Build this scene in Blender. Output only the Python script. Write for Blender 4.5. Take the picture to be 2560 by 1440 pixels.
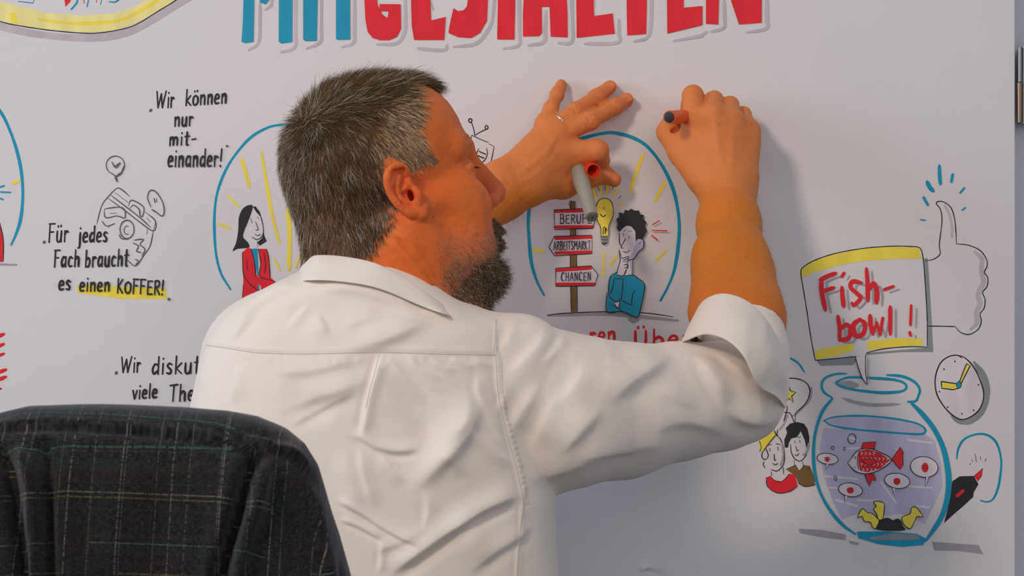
import bpy, bmesh, math, random
import numpy as np
from mathutils import Vector, Matrix
random.seed(7); rng = np.random.default_rng(7)
for o in list(bpy.data.objects): bpy.data.objects.remove(o)
scene = bpy.context.scene
COL = scene.collection
# ---------------------------------------------------------------- camera
D = 3.3; ZC = 1.2; F = 7111.0
cam = bpy.data.cameras.new('camera'); co = bpy.data.objects.new('camera', cam); COL.objects.link(co)
co.location = (0, -D, ZC); co.rotation_euler = (math.pi/2, 0, 0)
cam.sensor_width = 36; cam.lens = 36*F/2560; cam.clip_start = 0.05; cam.clip_end = 60
cam.dof.use_dof = True; cam.dof.focus_distance = 3.0; cam.dof.aperture_fstop = 24
scene.camera = co
# ---------------------------------------------------------------- world + lights + exposure
w = bpy.data.worlds.new('world'); scene.world = w; w.use_nodes = True
bg = w.node_tree.nodes['Background']; bg.inputs[0].default_value = (0.78, 0.86, 1.0, 1); bg.inputs[1].default_value = 0.37
def area(name, loc, target, size, power, color):
    l = bpy.data.lights.new(name, 'AREA'); l.shape = 'DISK'; l.size = size; l.energy = power; l.color = color
    o = bpy.data.objects.new(name, l); COL.objects.link(o); o.location = loc
    d = Vector(target)-Vector(loc); o.rotation_euler = d.to_track_quat('-Z', 'Y').to_euler(); return o
area('ceiling_spot_light', (-1.9, -3.6, 3.1), (0.1, -0.2, 1.2), 0.65, 64, (1.0, 0.82, 0.68))
area('window_light', (-3.6, -1.6, 1.9), (-0.2, -0.4, 1.2), 1.6, 40, (0.66, 0.82, 1.0))
area('room_light', (1.2, -4.8, 2.6), (0.2, -0.3, 1.1), 2.2, 26, (1.0, 0.84, 0.70))
scene.view_settings.view_transform = 'Standard'; scene.view_settings.look = 'None'
scene.view_settings.exposure = 0.0; scene.view_settings.gamma = 1.0; scene.view_settings.use_curve_mapping = False

def P(px, py, d):
    k = (D-d)/F
    return np.array([(px-1280)*k, -d, ZC-(py-720)*k])
def PX(v):                                  # world -> photo pixels (to lay folds and colour zones onto the built surfaces)
    k = F/(D+v[..., 1])
    return 1280+v[..., 0]*k, 720-(v[..., 2]-ZC)*k
def lin(r, g, b, s=1.0):
    def f(c):
        c = c/255; return (c/12.92 if c <= .04045 else ((c+.055)/1.055)**2.4)*s
    return (min(f(r), .95), min(f(g), .95), min(f(b), .95), 1)
# ---------------------------------------------------------------- materials
def mat(name, color=(.8, .8, .8, 1), rough=.6, metal=0.0, noise=None, attr=None, bump=None, sss=0, spec=.5, sheen=0, aniso=None):
    m = bpy.data.materials.new(name); m.use_nodes = True; nt = m.node_tree; b = nt.nodes['Principled BSDF']
    b.inputs['Base Color'].default_value = color; b.inputs['Roughness'].default_value = rough
    b.inputs['Metallic'].default_value = metal; b.inputs['Specular IOR Level'].default_value = spec
    if sheen: b.inputs['Sheen Weight'].default_value = sheen
    if sss:
        b.inputs['Subsurface Weight'].default_value = sss; b.inputs['Subsurface Radius'].default_value = (.012, .004, .002); b.inputs['Subsurface Scale'].default_value = .35
    tc = nt.nodes.new('ShaderNodeTexCoord'); src = None
    if attr:
        a = nt.nodes.new('ShaderNodeAttribute'); a.attribute_name = attr; src = a.outputs['Color']
    if noise:                                # (scale, amount, stretch)
        sc, am, st = noise
        mp = nt.nodes.new('ShaderNodeMapping'); mp.inputs['Scale'].default_value = st
        nt.links.new(tc.outputs['Object'], mp.inputs[0])
        n = nt.nodes.new('ShaderNodeTexNoise'); n.inputs['Scale'].default_value = sc; n.inputs['Detail'].default_value = 5
        nt.links.new(mp.outputs[0], n.inputs['Vector'])
        mr = nt.nodes.new('ShaderNodeMapRange'); mr.inputs[1].default_value = .3; mr.inputs[2].default_value = .7
        mr.inputs[3].default_value = 1-am; mr.inputs[4].default_value = 1+am
        nt.links.new(n.outputs[0], mr.inputs[0])
        vm = nt.nodes.new('ShaderNodeVectorMath'); vm.operation = 'SCALE'
        if src is None: vm.inputs[0].default_value = color[:3]
        else: nt.links.new(src, vm.inputs[0])
        nt.links.new(mr.outputs[0], vm.inputs['Scale']); src = vm.outputs[0]
    if src is not None: nt.links.new(src, b.inputs['Base Color'])
    if bump:                                 # list of (scale, strength, distance)
        prev = None
        for sc, st, di in bump:
            n = nt.nodes.new('ShaderNodeTexNoise'); n.inputs['Scale'].default_value = sc; n.inputs['Detail'].default_value = 4
            nt.links.new(tc.outputs['Object'], n.inputs['Vector'])
            bp = nt.nodes.new('ShaderNodeBump'); bp.inputs['Strength'].default_value = st; bp.inputs['Distance'].default_value = di
            nt.links.new(n.outputs[0], bp.inputs['Height'])
            if prev is not None: nt.links.new(prev.outputs[0], bp.inputs['Normal'])
            prev = bp
        nt.links.new(prev.outputs[0], b.inputs['Normal'])
    return m
# ---------------------------------------------------------------- objects
def link(name, me, parent=None, mats=(), smooth=True):
    for m in (mats if isinstance(mats, (list, tuple)) else [mats]): me.materials.append(m)
    if smooth: me.polygons.foreach_set('use_smooth', [True]*len(me.polygons))
    o = bpy.data.objects.new(name, me); COL.objects.link(o)
    if parent is not None:
        o.parent = parent; o.matrix_parent_inverse = Matrix.Translation(parent.location).inverted() if parent.type == 'EMPTY' else Matrix()
    return o
def tag(o, label=None, cat=None, group=None, kind=None):
    for k, v in (('label', label), ('category', cat), ('group', group), ('kind', kind)):
        if v: o[k] = v
    return o
def empty(name, loc, label, cat):
    o = bpy.data.objects.new(name, None); o.location = loc; COL.objects.link(o); o.empty_display_size = .05
    return tag(o, label, cat)
def mesh(name, v, f):
    me = bpy.data.meshes.new(name); v = np.asarray(v, dtype=np.float32)
    if isinstance(f, np.ndarray):
        n, k = f.shape
        me.vertices.add(len(v)); me.vertices.foreach_set('co', v.ravel())
        me.loops.add(n*k); me.loops.foreach_set('vertex_index', f.astype(np.int32).ravel())
        me.polygons.add(n); me.polygons.foreach_set('loop_start', np.arange(0, n*k, k, dtype=np.int32))
        me.update(calc_edges=True); me.validate()
    else:
        me.from_pydata([tuple(map(float, p)) for p in v], [], f); me.update()
    return me
def color_attr(me, name, cols):
    a = me.attributes.new(name, 'FLOAT_COLOR', 'POINT'); c = np.ones((len(me.vertices), 4), np.float32); c[:, :3] = cols
    a.data.foreach_set('color', c.ravel())
def box(name, lo, hi, m, parent=None, bevel=0.0, rotz=0):
    bm = bmesh.new(); bmesh.ops.create_cube(bm, size=1)
    lo, hi = Vector(lo), Vector(hi); c = (lo+hi)/2; s = hi-lo
    for v in bm.verts: v.co = Vector((v.co.x*s.x, v.co.y*s.y, v.co.z*s.z))
    if bevel: bmesh.ops.bevel(bm, geom=bm.edges[:], offset=bevel, segments=3, affect='EDGES', profile=.5)
    bmesh.ops.rotate(bm, verts=bm.verts, matrix=Matrix.Rotation(rotz, 3, 'Z'))
    bmesh.ops.translate(bm, verts=bm.verts, vec=c)
    me = bpy.data.meshes.new(name); bm.to_mesh(me); bm.free()
    return link(name, me, parent, m, smooth=False)
def lathe(name, prof, a, b, m, parent=None, n=40, closed=True):
    """profile list (t along a->b in metres, r)"""
    a = np.array(a, float); b = np.array(b, float); ax = (b-a)/np.linalg.norm(b-a)
    u = np.cross(ax, [0.3, .2, .93]); u /= np.linalg.norm(u); v = np.cross(ax, u)
    th = np.linspace(0, 2*np.pi, n, endpoint=False); V = []
    for t, r in prof: V += [a+ax*t+r*(np.cos(q)*u+np.sin(q)*v) for q in th]
    Fs = []
    for i in range(len(prof)-1):
        for j in range(n):
            k = (j+1) % n; Fs.append([i*n+j, i*n+k, (i+1)*n+k, (i+1)*n+j])
    if closed: Fs.append(list(range(n))[::-1]); Fs.append([(len(prof)-1)*n+j for j in range(n)])
    me = mesh(name, V, Fs); o = link(name, me, parent, m)
    bm = bmesh.new(); bm.from_mesh(me); bmesh.ops.recalc_face_normals(bm, faces=bm.faces); 
    for e in bm.edges:
        if len(e.link_faces) == 2 and e.calc_face_angle(0) > .6: e.smooth = False
    bm.to_mesh(me); bm.free(); return o
# ---------------------------------------------------------------- implicit surfaces (smooth-blended volumes, meshed block by block)
class SDF:
    def __init__(s): s.p = []
    def add(s, fn, lo, hi, k=.01, op='u'): s.p.append((fn, np.array(lo), np.array(hi), k, op))
    def ell(s, c, r, k=.01, op='u', M=None):
        c = np.array(c, float); r = np.array(r, float); R = np.eye(3) if M is None else np.array(M, float)  # rows = local axes
        def fn(X):
            q = (X-c) @ R.T; a = q/r; k0 = np.sqrt((a*a).sum(-1)); a2 = a/r; k1 = np.sqrt((a2*a2).sum(-1))+1e-9
            return k0*(k0-1)/k1
        m = r.max()+k+.004; s.add(fn, c-m, c+m, k, op)
    def cap(s, a, b, ra, rb, k=.01, op='u'):
        a = np.array(a, float); b = np.array(b, float); ab = b-a; L = (ab*ab).sum()+1e-12
        def fn(X):
            t = np.clip(((X-a) @ ab)/L, 0, 1); q = X-a-t[..., None]*ab
            return np.sqrt((q*q).sum(-1))-(ra+(rb-ra)*t)
        m = max(ra, rb)+k+.004; s.add(fn, np.minimum(a, b)-m, np.maximum(a, b)+m, k, op)
    def chain(s, pts, rs, k=.005, kk=None):
        for i in range(len(pts)-1): s.cap(pts[i], pts[i+1], rs[i], rs[i+1], k if (i or kk is None) else kk)
    def evalp(s, X, idx):
        d = np.full(X.shape[:-1], 1.0)
        for i in idx:
            fn, lo, hi, k, op = s.p[i]; q = fn(X)
            if op == 's': q = -q; h = np.clip(.5-.5*(d-q)/k, 0, 1); d = d+(q-d)*h+k*h*(1-h)
            else: h = np.clip(.5+.5*(q-d)/k, 0, 1); d = q+(d-q)*h-k*h*(1-h)
        return d
    def mesh(s, h, n=20):
        lo = np.min([p[1] for p in s.p], 0); hi = np.max([p[2] for p in s.p], 0)
        b0 = np.floor(lo/(h*n)).astype(int)-1; b1 = np.ceil(hi/(h*n)).astype(int)+1
        LO = np.array([p[1] for p in s.p]); HI = np.array([p[2] for p in s.p]); S = n*h
        keys, vs, quads = [], [], []
        for bx in range(b0[0], b1[0]):
            for by in range(b0[1], b1[1]):
                for bz in range(b0[2], b1[2]):
                    B = np.array([bx, by, bz]); c0 = B*S-h; c1 = c0+S+2*h
                    idx = np.nonzero(((LO < c1) & (HI > c0)).all(1))[0]
                    if not len(idx): continue
                    if not any(s.p[i][4] == 'u' for i in idx): continue
                    cen = ((c0+c1)/2)[None]
                    if s.evalp(cen, idx)[0] < -S*1.4: continue
                    g = np.arange(n+2)
                    ax = [(B[a]*n-1+g)*h for a in range(3)]
                    X = np.stack(np.meshgrid(*ax, indexing='ij'), -1)
                    d = s.evalp(X, idx); ins = d < 0
                    if ins.all() or not ins.any(): continue
                    # cell vertices
                    acc = np.zeros((n+1, n+1, n+1, 3)); cnt = np.zeros((n+1, n+1, n+1))
                    cs = [(i, j, k) for i in (0, 1) for j in (0, 1) for k in (0, 1)]
                    sl = lambda A, c: A[c[0]:c[0]+n+1, c[1]:c[1]+n+1, c[2]:c[2]+n+1]
                    for c in cs:
                        for a in range(3):
                            if c[a]: continue
                            e = list(c); e[a] = 1; da, db = sl(d, c), sl(d, e); x = (da < 0) != (db < 0)
                            if not x.any(): continue
                            t = np.where(x, da/np.where(x, da-db, 1), 0)
                            for q in range(3): acc[..., q] += np.where(x, c[q]+(t if q == a else 0), 0)
                            cnt += x
                    act = np.argwhere(cnt > 0)
                    if not len(act): continue
                    off = acc[tuple(act.T)]/cnt[tuple(act.T)][:, None]
                    gi = act+B*n-1
                    key = ((gi[:, 0]+40000).astype(np.int64)*80000+(gi[:, 1]+40000))*80000+(gi[:, 2]+40000)
                    keys.append(key); vs.append((gi+off)*h)
                    inner = slice(1, n+1)
                    for a in range(3):
                        b, c = (a+1) % 3, (a+2) % 3
                        A0 = ins[inner, inner, inner]; sh = [slice(1, n+1)]*3; sh[a] = slice(2, n+2); A1 = ins[tuple(sh)]
                        e = np.argwhere(A0 != A1)
                        if not len(e): continue
                        fl = A0[tuple(e.T)]; gidx = e+1+B*n-1     # node index == cell index of its upper cell
                        def kk(db, dc):
                            q = gidx.copy(); q[:, b] -= db; q[:, c] -= dc
                            return ((q[:, 0]+40000).astype(np.int64)*80000+(q[:, 1]+40000))*80000+(q[:, 2]+40000)
                        Q = np.stack([kk(1, 1), kk(0, 1), kk(0, 0), kk(1, 0)], 1)
                        Q[~fl] = Q[~fl][:, ::-1]; quads.append(Q)
        keys = np.concatenate(keys); vs = np.concatenate(vs); quads = np.concatenate(quads)
        uk, ui = np.unique(keys, return_index=True); V = vs[ui]
        Fq = np.searchsorted(uk, quads); Fq = np.clip(Fq, 0, len(uk)-1)
        ok = (uk[Fq] == quads).all(1)
        return V, Fq[ok]
def adjacency(V, Fq):
    E = np.concatenate([Fq[:, [0, 1]], Fq[:, [1, 2]], Fq[:, [2, 3]], Fq[:, [3, 0]]]); return np.concatenate([E, E[:, ::-1]])
def relax(V, Fq, it=2, lam=.5, w=None):
    E = adjacency(V, Fq); n = len(V); cnt = np.maximum(np.bincount(E[:, 0], minlength=n), 1)[:, None]
    for _ in range(it):
        for l in (lam, -lam*1.02):
            A = np.stack([np.bincount(E[:, 0], V[E[:, 1], a], n) for a in range(3)], 1)/cnt
            dV = (A-V)*l; V = V+(dV if w is None else dV*w[:, None])
    return V
def blur(V, Fq, it=5):
    E = adjacency(V, Fq); n = len(V); cnt = np.maximum(np.bincount(E[:, 0], minlength=n), 1)[:, None]
    for _ in range(it): V = .5*V+.5*np.stack([np.bincount(E[:, 0], V[E[:, 1], a], n) for a in range(V.shape[1])], 1)/cnt
    return V
def normals(V, Fq):
    N = np.cross(V[Fq[:, 2]]-V[Fq[:, 0]], V[Fq[:, 3]]-V[Fq[:, 1]]); out = np.zeros_like(V)
    for j in range(4):
        for a in range(3): out[:, a] += np.bincount(Fq[:, j], N[:, a], len(V))
    return out/(np.linalg.norm(out, axis=1)[:, None]+1e-12)
def vnoise(X, seed=0):
    """smooth 3-D value noise, -1..1"""
    X = X+seed*17.31; i = np.floor(X).astype(np.int64); f = X-i; f = f*f*(3-2*f); r = np.zeros(len(X))
    for a in (0, 1):
        for b in (0, 1):
            for c in (0, 1):
                h = ((i[:, 0]+a)*374761393+(i[:, 1]+b)*668265263+(i[:, 2]+c)*2147483647+seed*9176) & 0x7fffffff
                h = (h ^ (h >> 13))*1274126177 & 0x7fffffff; h = h ^ (h >> 16)
                r += (h % 65536)/32768.*(f[:, 0] if a else 1-f[:, 0])*(f[:, 1] if b else 1-f[:, 1])*(f[:, 2] if c else 1-f[:, 2])
    return r-1
def crom(pts, n=8, closed=False):
    p = np.array(pts, float)
    if len(p) < 3 and not closed: return np.array([p[0]+(p[-1]-p[0])*t for t in np.linspace(0, 1, n+1)])
    q = np.vstack([p[-1:], p, p[:2]]) if closed else np.vstack([2*p[:1]-p[1:2], p, 2*p[-1:]-p[-2:-1]])
    out = []
    for i in range(1, len(q)-2):
        a, b, c, d = q[i-1:i+3]
        for t in np.arange(n)/n: out.append(.5*(2*b+(c-a)*t+(2*a-5*b+4*c-d)*t*t+(3*b-a-3*c+d)*t**3))
    if not closed: out.append(p[-1])
    return np.array(out)
def segdist(x, y, pts):
    """distance to a polyline, signed side, position along it (0..1)"""
    p = np.array(pts, float); L = np.r_[0, np.cumsum(np.hypot(*np.diff(p, axis=0).T))]
    best = np.full(len(x), 1e9); sg = np.zeros(len(x)); tt = np.zeros(len(x))
    for i in range(len(p)-1):
        a, b = p[i], p[i+1]; ab = b-a; l2 = ab@ab+1e-9
        t = np.clip(((x-a[0])*ab[0]+(y-a[1])*ab[1])/l2, 0, 1)
        dx, dy = x-a[0]-t*ab[0], y-a[1]-t*ab[1]; dd = np.hypot(dx, dy); m = dd < best
        best[m] = dd[m]; sg[m] = np.sign(ab[0]*dy-ab[1]*dx)[m]; tt[m] = ((L[i]+t*(L[i+1]-L[i]))/L[-1])[m]
    return best, sg, tt
def folds(V, N, specs, view=True):
    """raise/lower cloth along fold lines: (polyline px, width px, height m, groove side factor)"""
    x, y = PX(V); facing = np.clip(-N[:, 1]*1.6+.1, 0, 1) if view else np.ones(len(V)); h = np.zeros(len(V))
    for pts, wd, am, gr in specs:
        p = np.array(pts, float); m = (x > p[:, 0].min()-4*wd) & (x < p[:, 0].max()+4*wd) & (y > p[:, 1].min()-4*wd) & (y < p[:, 1].max()+4*wd)
        if not m.any(): continue
        c = crom(pts, 5); dd, sg, t = segdist(x[m], y[m], c); s = dd*sg
        Lp = np.hypot(*np.diff(c, axis=0).T).sum(); tp = np.clip(np.minimum(t, 1-t)/np.clip(4.5*wd/Lp, .10, .42), 0, 1); tp = tp*tp*(3-2*tp)
        if gr:                                # a cloth fold: soft on one side, steep on the other with a shallow trough beyond it
            sg_ = s*np.sign(gr); q = np.where(sg_ < 0, np.exp(-(sg_/(1.9*wd))**2), np.exp(-(sg_/(.62*wd))**2))-.38*abs(gr)*np.exp(-((sg_-1.5*wd)/(.9*wd))**2)
        else: q = np.exp(-(s/wd)**2)
        h[m] += am*q*tp*np.exp(-np.where((t < .001) | (t > .999), (dd/wd)**2*.5, 0))
    return V+N*(h*facing)[:, None]
def pts_in(px, py, poly):
    poly = np.array(poly, float); ins = np.zeros(len(px), bool); n = len(poly); j = n-1
    for i in range(n):
        xi, yi = poly[i]; xj, yj = poly[j]
        c = ((yi > py) != (yj > py)) & (px < (xj-xi)*(py-yi)/(yj-yi+1e-12)+xi); ins ^= c; j = i
    return ins
def strands(name, roots, dirs, nrm, length, lift, rad, cols, m, parent, seg=4, curl=0.0, grav=(0, 0, -1), gk=.3, wob=.12):
    """one short tapered three-sided hair per root"""
    n = len(roots); pos = roots.copy(); d = dirs*(1-lift[:, None])+nrm*lift[:, None]; d /= np.linalg.norm(d, axis=1)[:, None]
    P_, st = [pos.copy()], (length/seg)[:, None]; g = np.array(grav); ph = rng.normal(size=(n, 3))
    for i in range(seg):
        d = d+dirs*.28+g*gk*.1+rng.normal(size=(n, 3))*wob+curl*np.cross(d, ph/np.linalg.norm(ph, axis=1)[:, None])
        d /= np.linalg.norm(d, axis=1)[:, None]; pos = pos+d*st; P_.append(pos.copy())
    u = np.cross(d, nrm+.01); u /= np.linalg.norm(u, axis=1)[:, None]+1e-9; v = np.cross(d, u)
    V = np.zeros((n, seg+1, 3, 3))
    for i in range(seg+1):
        r = (rad*(1-.85*(i/seg)**1.6))[:, None]
        for k in range(3):
            a = 2*math.pi*k/3; V[:, i, k] = P_[i]+r*(math.cos(a)*u+math.sin(a)*v)
    base = (np.arange(n)*(seg+1)*3)[:, None]; Fs = []
    for i in range(seg):
        for k in range(3):
            k2 = (k+1) % 3; Fs.append(np.concatenate([base+i*3+k, base+i*3+k2, base+(i+1)*3+k2, base+(i+1)*3+k], 1))
    me = mesh(name, V.reshape(-1, 3), np.concatenate(Fs))
    color_attr(me, 'tint', np.repeat(cols, (seg+1)*3, axis=0))
    return link(name, me, parent, m)
# ---------------------------------------------------------------- the setting
M_wall = mat('wall_paint', lin(214, 216, 224), .85, noise=(3, .02, (1, 1, 1)))
M_floor = mat('carpet', lin(84, 84, 90), .95, noise=(220, .25, (1, 1, 1)))
M_paper = mat('paper', (.76, .735, .745, 1), .62, noise=(9, .012, (1, 1, 1)), bump=[(5, .25, .006), (420, .12, .0006)], spec=.3)
tag(box('wall_back', (-2.6, .02, 0), (2.6, .14, 2.7), M_wall), kind='structure')
tag(box('floor', (-2.6, -3.1, -.06), (2.6, .14, 0), M_floor), kind='structure')
tag(box('baseboard_back', (-2.6, .004, 0), (2.6, .02, .09), mat('skirting', lin(190, 190, 194), .5), bevel=.004), kind='structure')
# paper banner pinned to the wall
XR = P(2538, 0, .004)[0]
banner = box('paper_banner', (-1.25, -.004, .62), (XR, .019, 1.78), M_paper, bevel=.0015)
tag(banner, 'large white paper banner with marker drawings covering the wall behind the man', 'banner')
def col(name, r, g, b, s=1.5, n=(60, .10, (1, 1, .25))): return mat('marker_'+name, lin(r, g, b, s), .5, noise=n, spec=.35)
INK = {'teal': col('teal', 2, 128, 158), 'red': col('red', 196, 22, 38), 'yellow': col('yellow', 206, 190, 66), 'pale': col('pale_yellow', 204, 196, 128),
       'black': col('black', 30, 29, 34), 'soft': col('soft_black', 78, 77, 82), 'grey': col('grey', 140, 137, 144), 'light': col('light_grey', 162, 156, 160),
       'brown': col('brown', 104, 80, 44), 'water': col('water_grey', 162, 159, 182), 'green': col('grey_green', 118, 124, 126), 'skin': col('page', 190, 184, 190)}
KEYS = list(INK)
class Draw:
    def __init__(s, name, label, ox, oy, sc): s.n, s.l, s.o, s.sc, s.V, s.Fc, s.mi, s.ly = name, label, (ox, oy), sc, [], [], [], 0
    def pt(s, q, e=0): return P(s.o[0]+q[0]/s.sc, s.o[1]+q[1]/s.sc, .0042+s.ly*.000004+e*.25)
    def emit(s, pts, faces, c):
        b = len(s.V); m_ = max(1, getattr(s, 'm', 0) or len(pts)); s.V += [s.pt(q, ((i % m_)/m_*.00014 if getattr(s, 'm', 0) and i < 2*m_ else .00014*(i >= 2*m_+4) if getattr(s, 'm', 0) else 0)) for i, q in enumerate(pts)]; s.ly += 7 if getattr(s, 'm', 0) else 0; s.m = 0; s.Fc += [[b+i for i in f] for f in faces]; s.mi += [KEYS.index(c)]*len(faces); s.ly += 1
    def s(s, pts, w, c='black', closed=False, smooth=True, taper=.35, n=6):
        p = crom(pts, n, closed) if (smooth and len(pts) > 2) else np.array(pts, float)
        if closed: p = np.vstack([p, p[:1]])
        t = np.gradient(p, axis=0); t /= np.hypot(*t.T)[:, None]+1e-9; nn = np.stack([-t[:, 1], t[:, 0]], 1)
        L = np.r_[0, np.cumsum(np.hypot(*np.diff(p, axis=0).T))]; u = L/(L[-1]+1e-9); W = np.full(len(p), w/2.)
        W *= 1+.10*np.sin(L/(w*3.1)+s.ly)
        if not closed and taper: W *= 1-taper*np.clip(1-np.minimum(u, 1-u)*9, 0, 1)
        a, b = p+nn*W[:, None], p-nn*W[:, None]; m = len(p); pts2 = [*a, *b]; f = [[i, i+1, m+i+1, m+i] for i in range(m-1)]
        if not closed:
            for e, sg in ((0, -1), (m-1, 1)):
                th = np.linspace(-np.pi/2, np.pi/2, 6)[1:-1]; c0 = len(pts2)
                pts2 += [p[e]+W[e]*(sg*t[e]*math.cos(q)+nn[e]*math.sin(q)) for q in th]
                f.append([m+e, c0, c0+1, c0+2, c0+3, e])
        s.m = m; s.emit(pts2, f, c)
    def f(s, pts, c, smooth=False, n=5):
        from mathutils.geometry import tessellate_polygon
        p = crom(pts, n, True) if smooth else np.array(pts, float)
        s.emit(list(p), [list(t) for t in tessellate_polygon([[Vector((q[0], q[1], 0)) for q in p]])], c)
    def ring(s, cx, cy, rx, ry, w, c='black', rot=0, a0=0, a1=360):
        A = np.radians(np.linspace(a0, a1, 40)); r = math.radians(rot)
        q = [(cx+rx*math.cos(t)*math.cos(r)-ry*math.sin(t)*math.sin(r), cy+rx*math.cos(t)*math.sin(r)+ry*math.sin(t)*math.cos(r)) for t in A]
        s.s(q, w, c, smooth=False, taper=0 if a1-a0 >= 360 else .4)
    def disc(s, cx, cy, rx, ry, c, rot=0):
        A = np.linspace(0, 2*np.pi, 20, endpoint=False); r = math.radians(rot)
        s.f([(cx+rx*math.cos(t)*math.cos(r)-ry*math.sin(t)*math.sin(r), cy+rx*math.cos(t)*math.sin(r)+ry*math.sin(t)*math.cos(r)) for t in A], c)
    def text(s, txt, p0, p1, h, w, c='black', slant=0):
        adv = sum(GL.get(ch, (.4,))[0] for ch in txt)+.16*len(txt); p0 = np.array(p0, float); p1 = np.array(p1, float); u = (p1-p0)/adv; up = np.array([slant, -1.])*h; x = .08
        for ch in txt:
            g = GL.get(ch, (.4,))
            for st in g[1:]: s.s([p0+u*(x+a)+up*b for a, b in st], w, c, taper=.25, n=5)
            x += g[0]+.16
    def done(s):
        me = mesh(s.n, s.V, s.Fc)
        for k in KEYS: me.materials.append(INK[k])
        me.polygons.foreach_set('material_index', s.mi)
        for i, k in reversed(list(enumerate(KEYS))):                 # only keep the inks used
            pass
        o = bpy.data.objects.new(s.n, me); COL.objects.link(o); o.parent = banner; o['label'] = s.l
        bm = bmesh.new(); bm.from_mesh(me); bmesh.ops.recalc_face_normals(bm, faces=bm.faces)
        for f in bm.faces:
            if f.normal.y > 0: f.normal_flip()
        bm.to_mesh(me); bm.free(); return o
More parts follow.
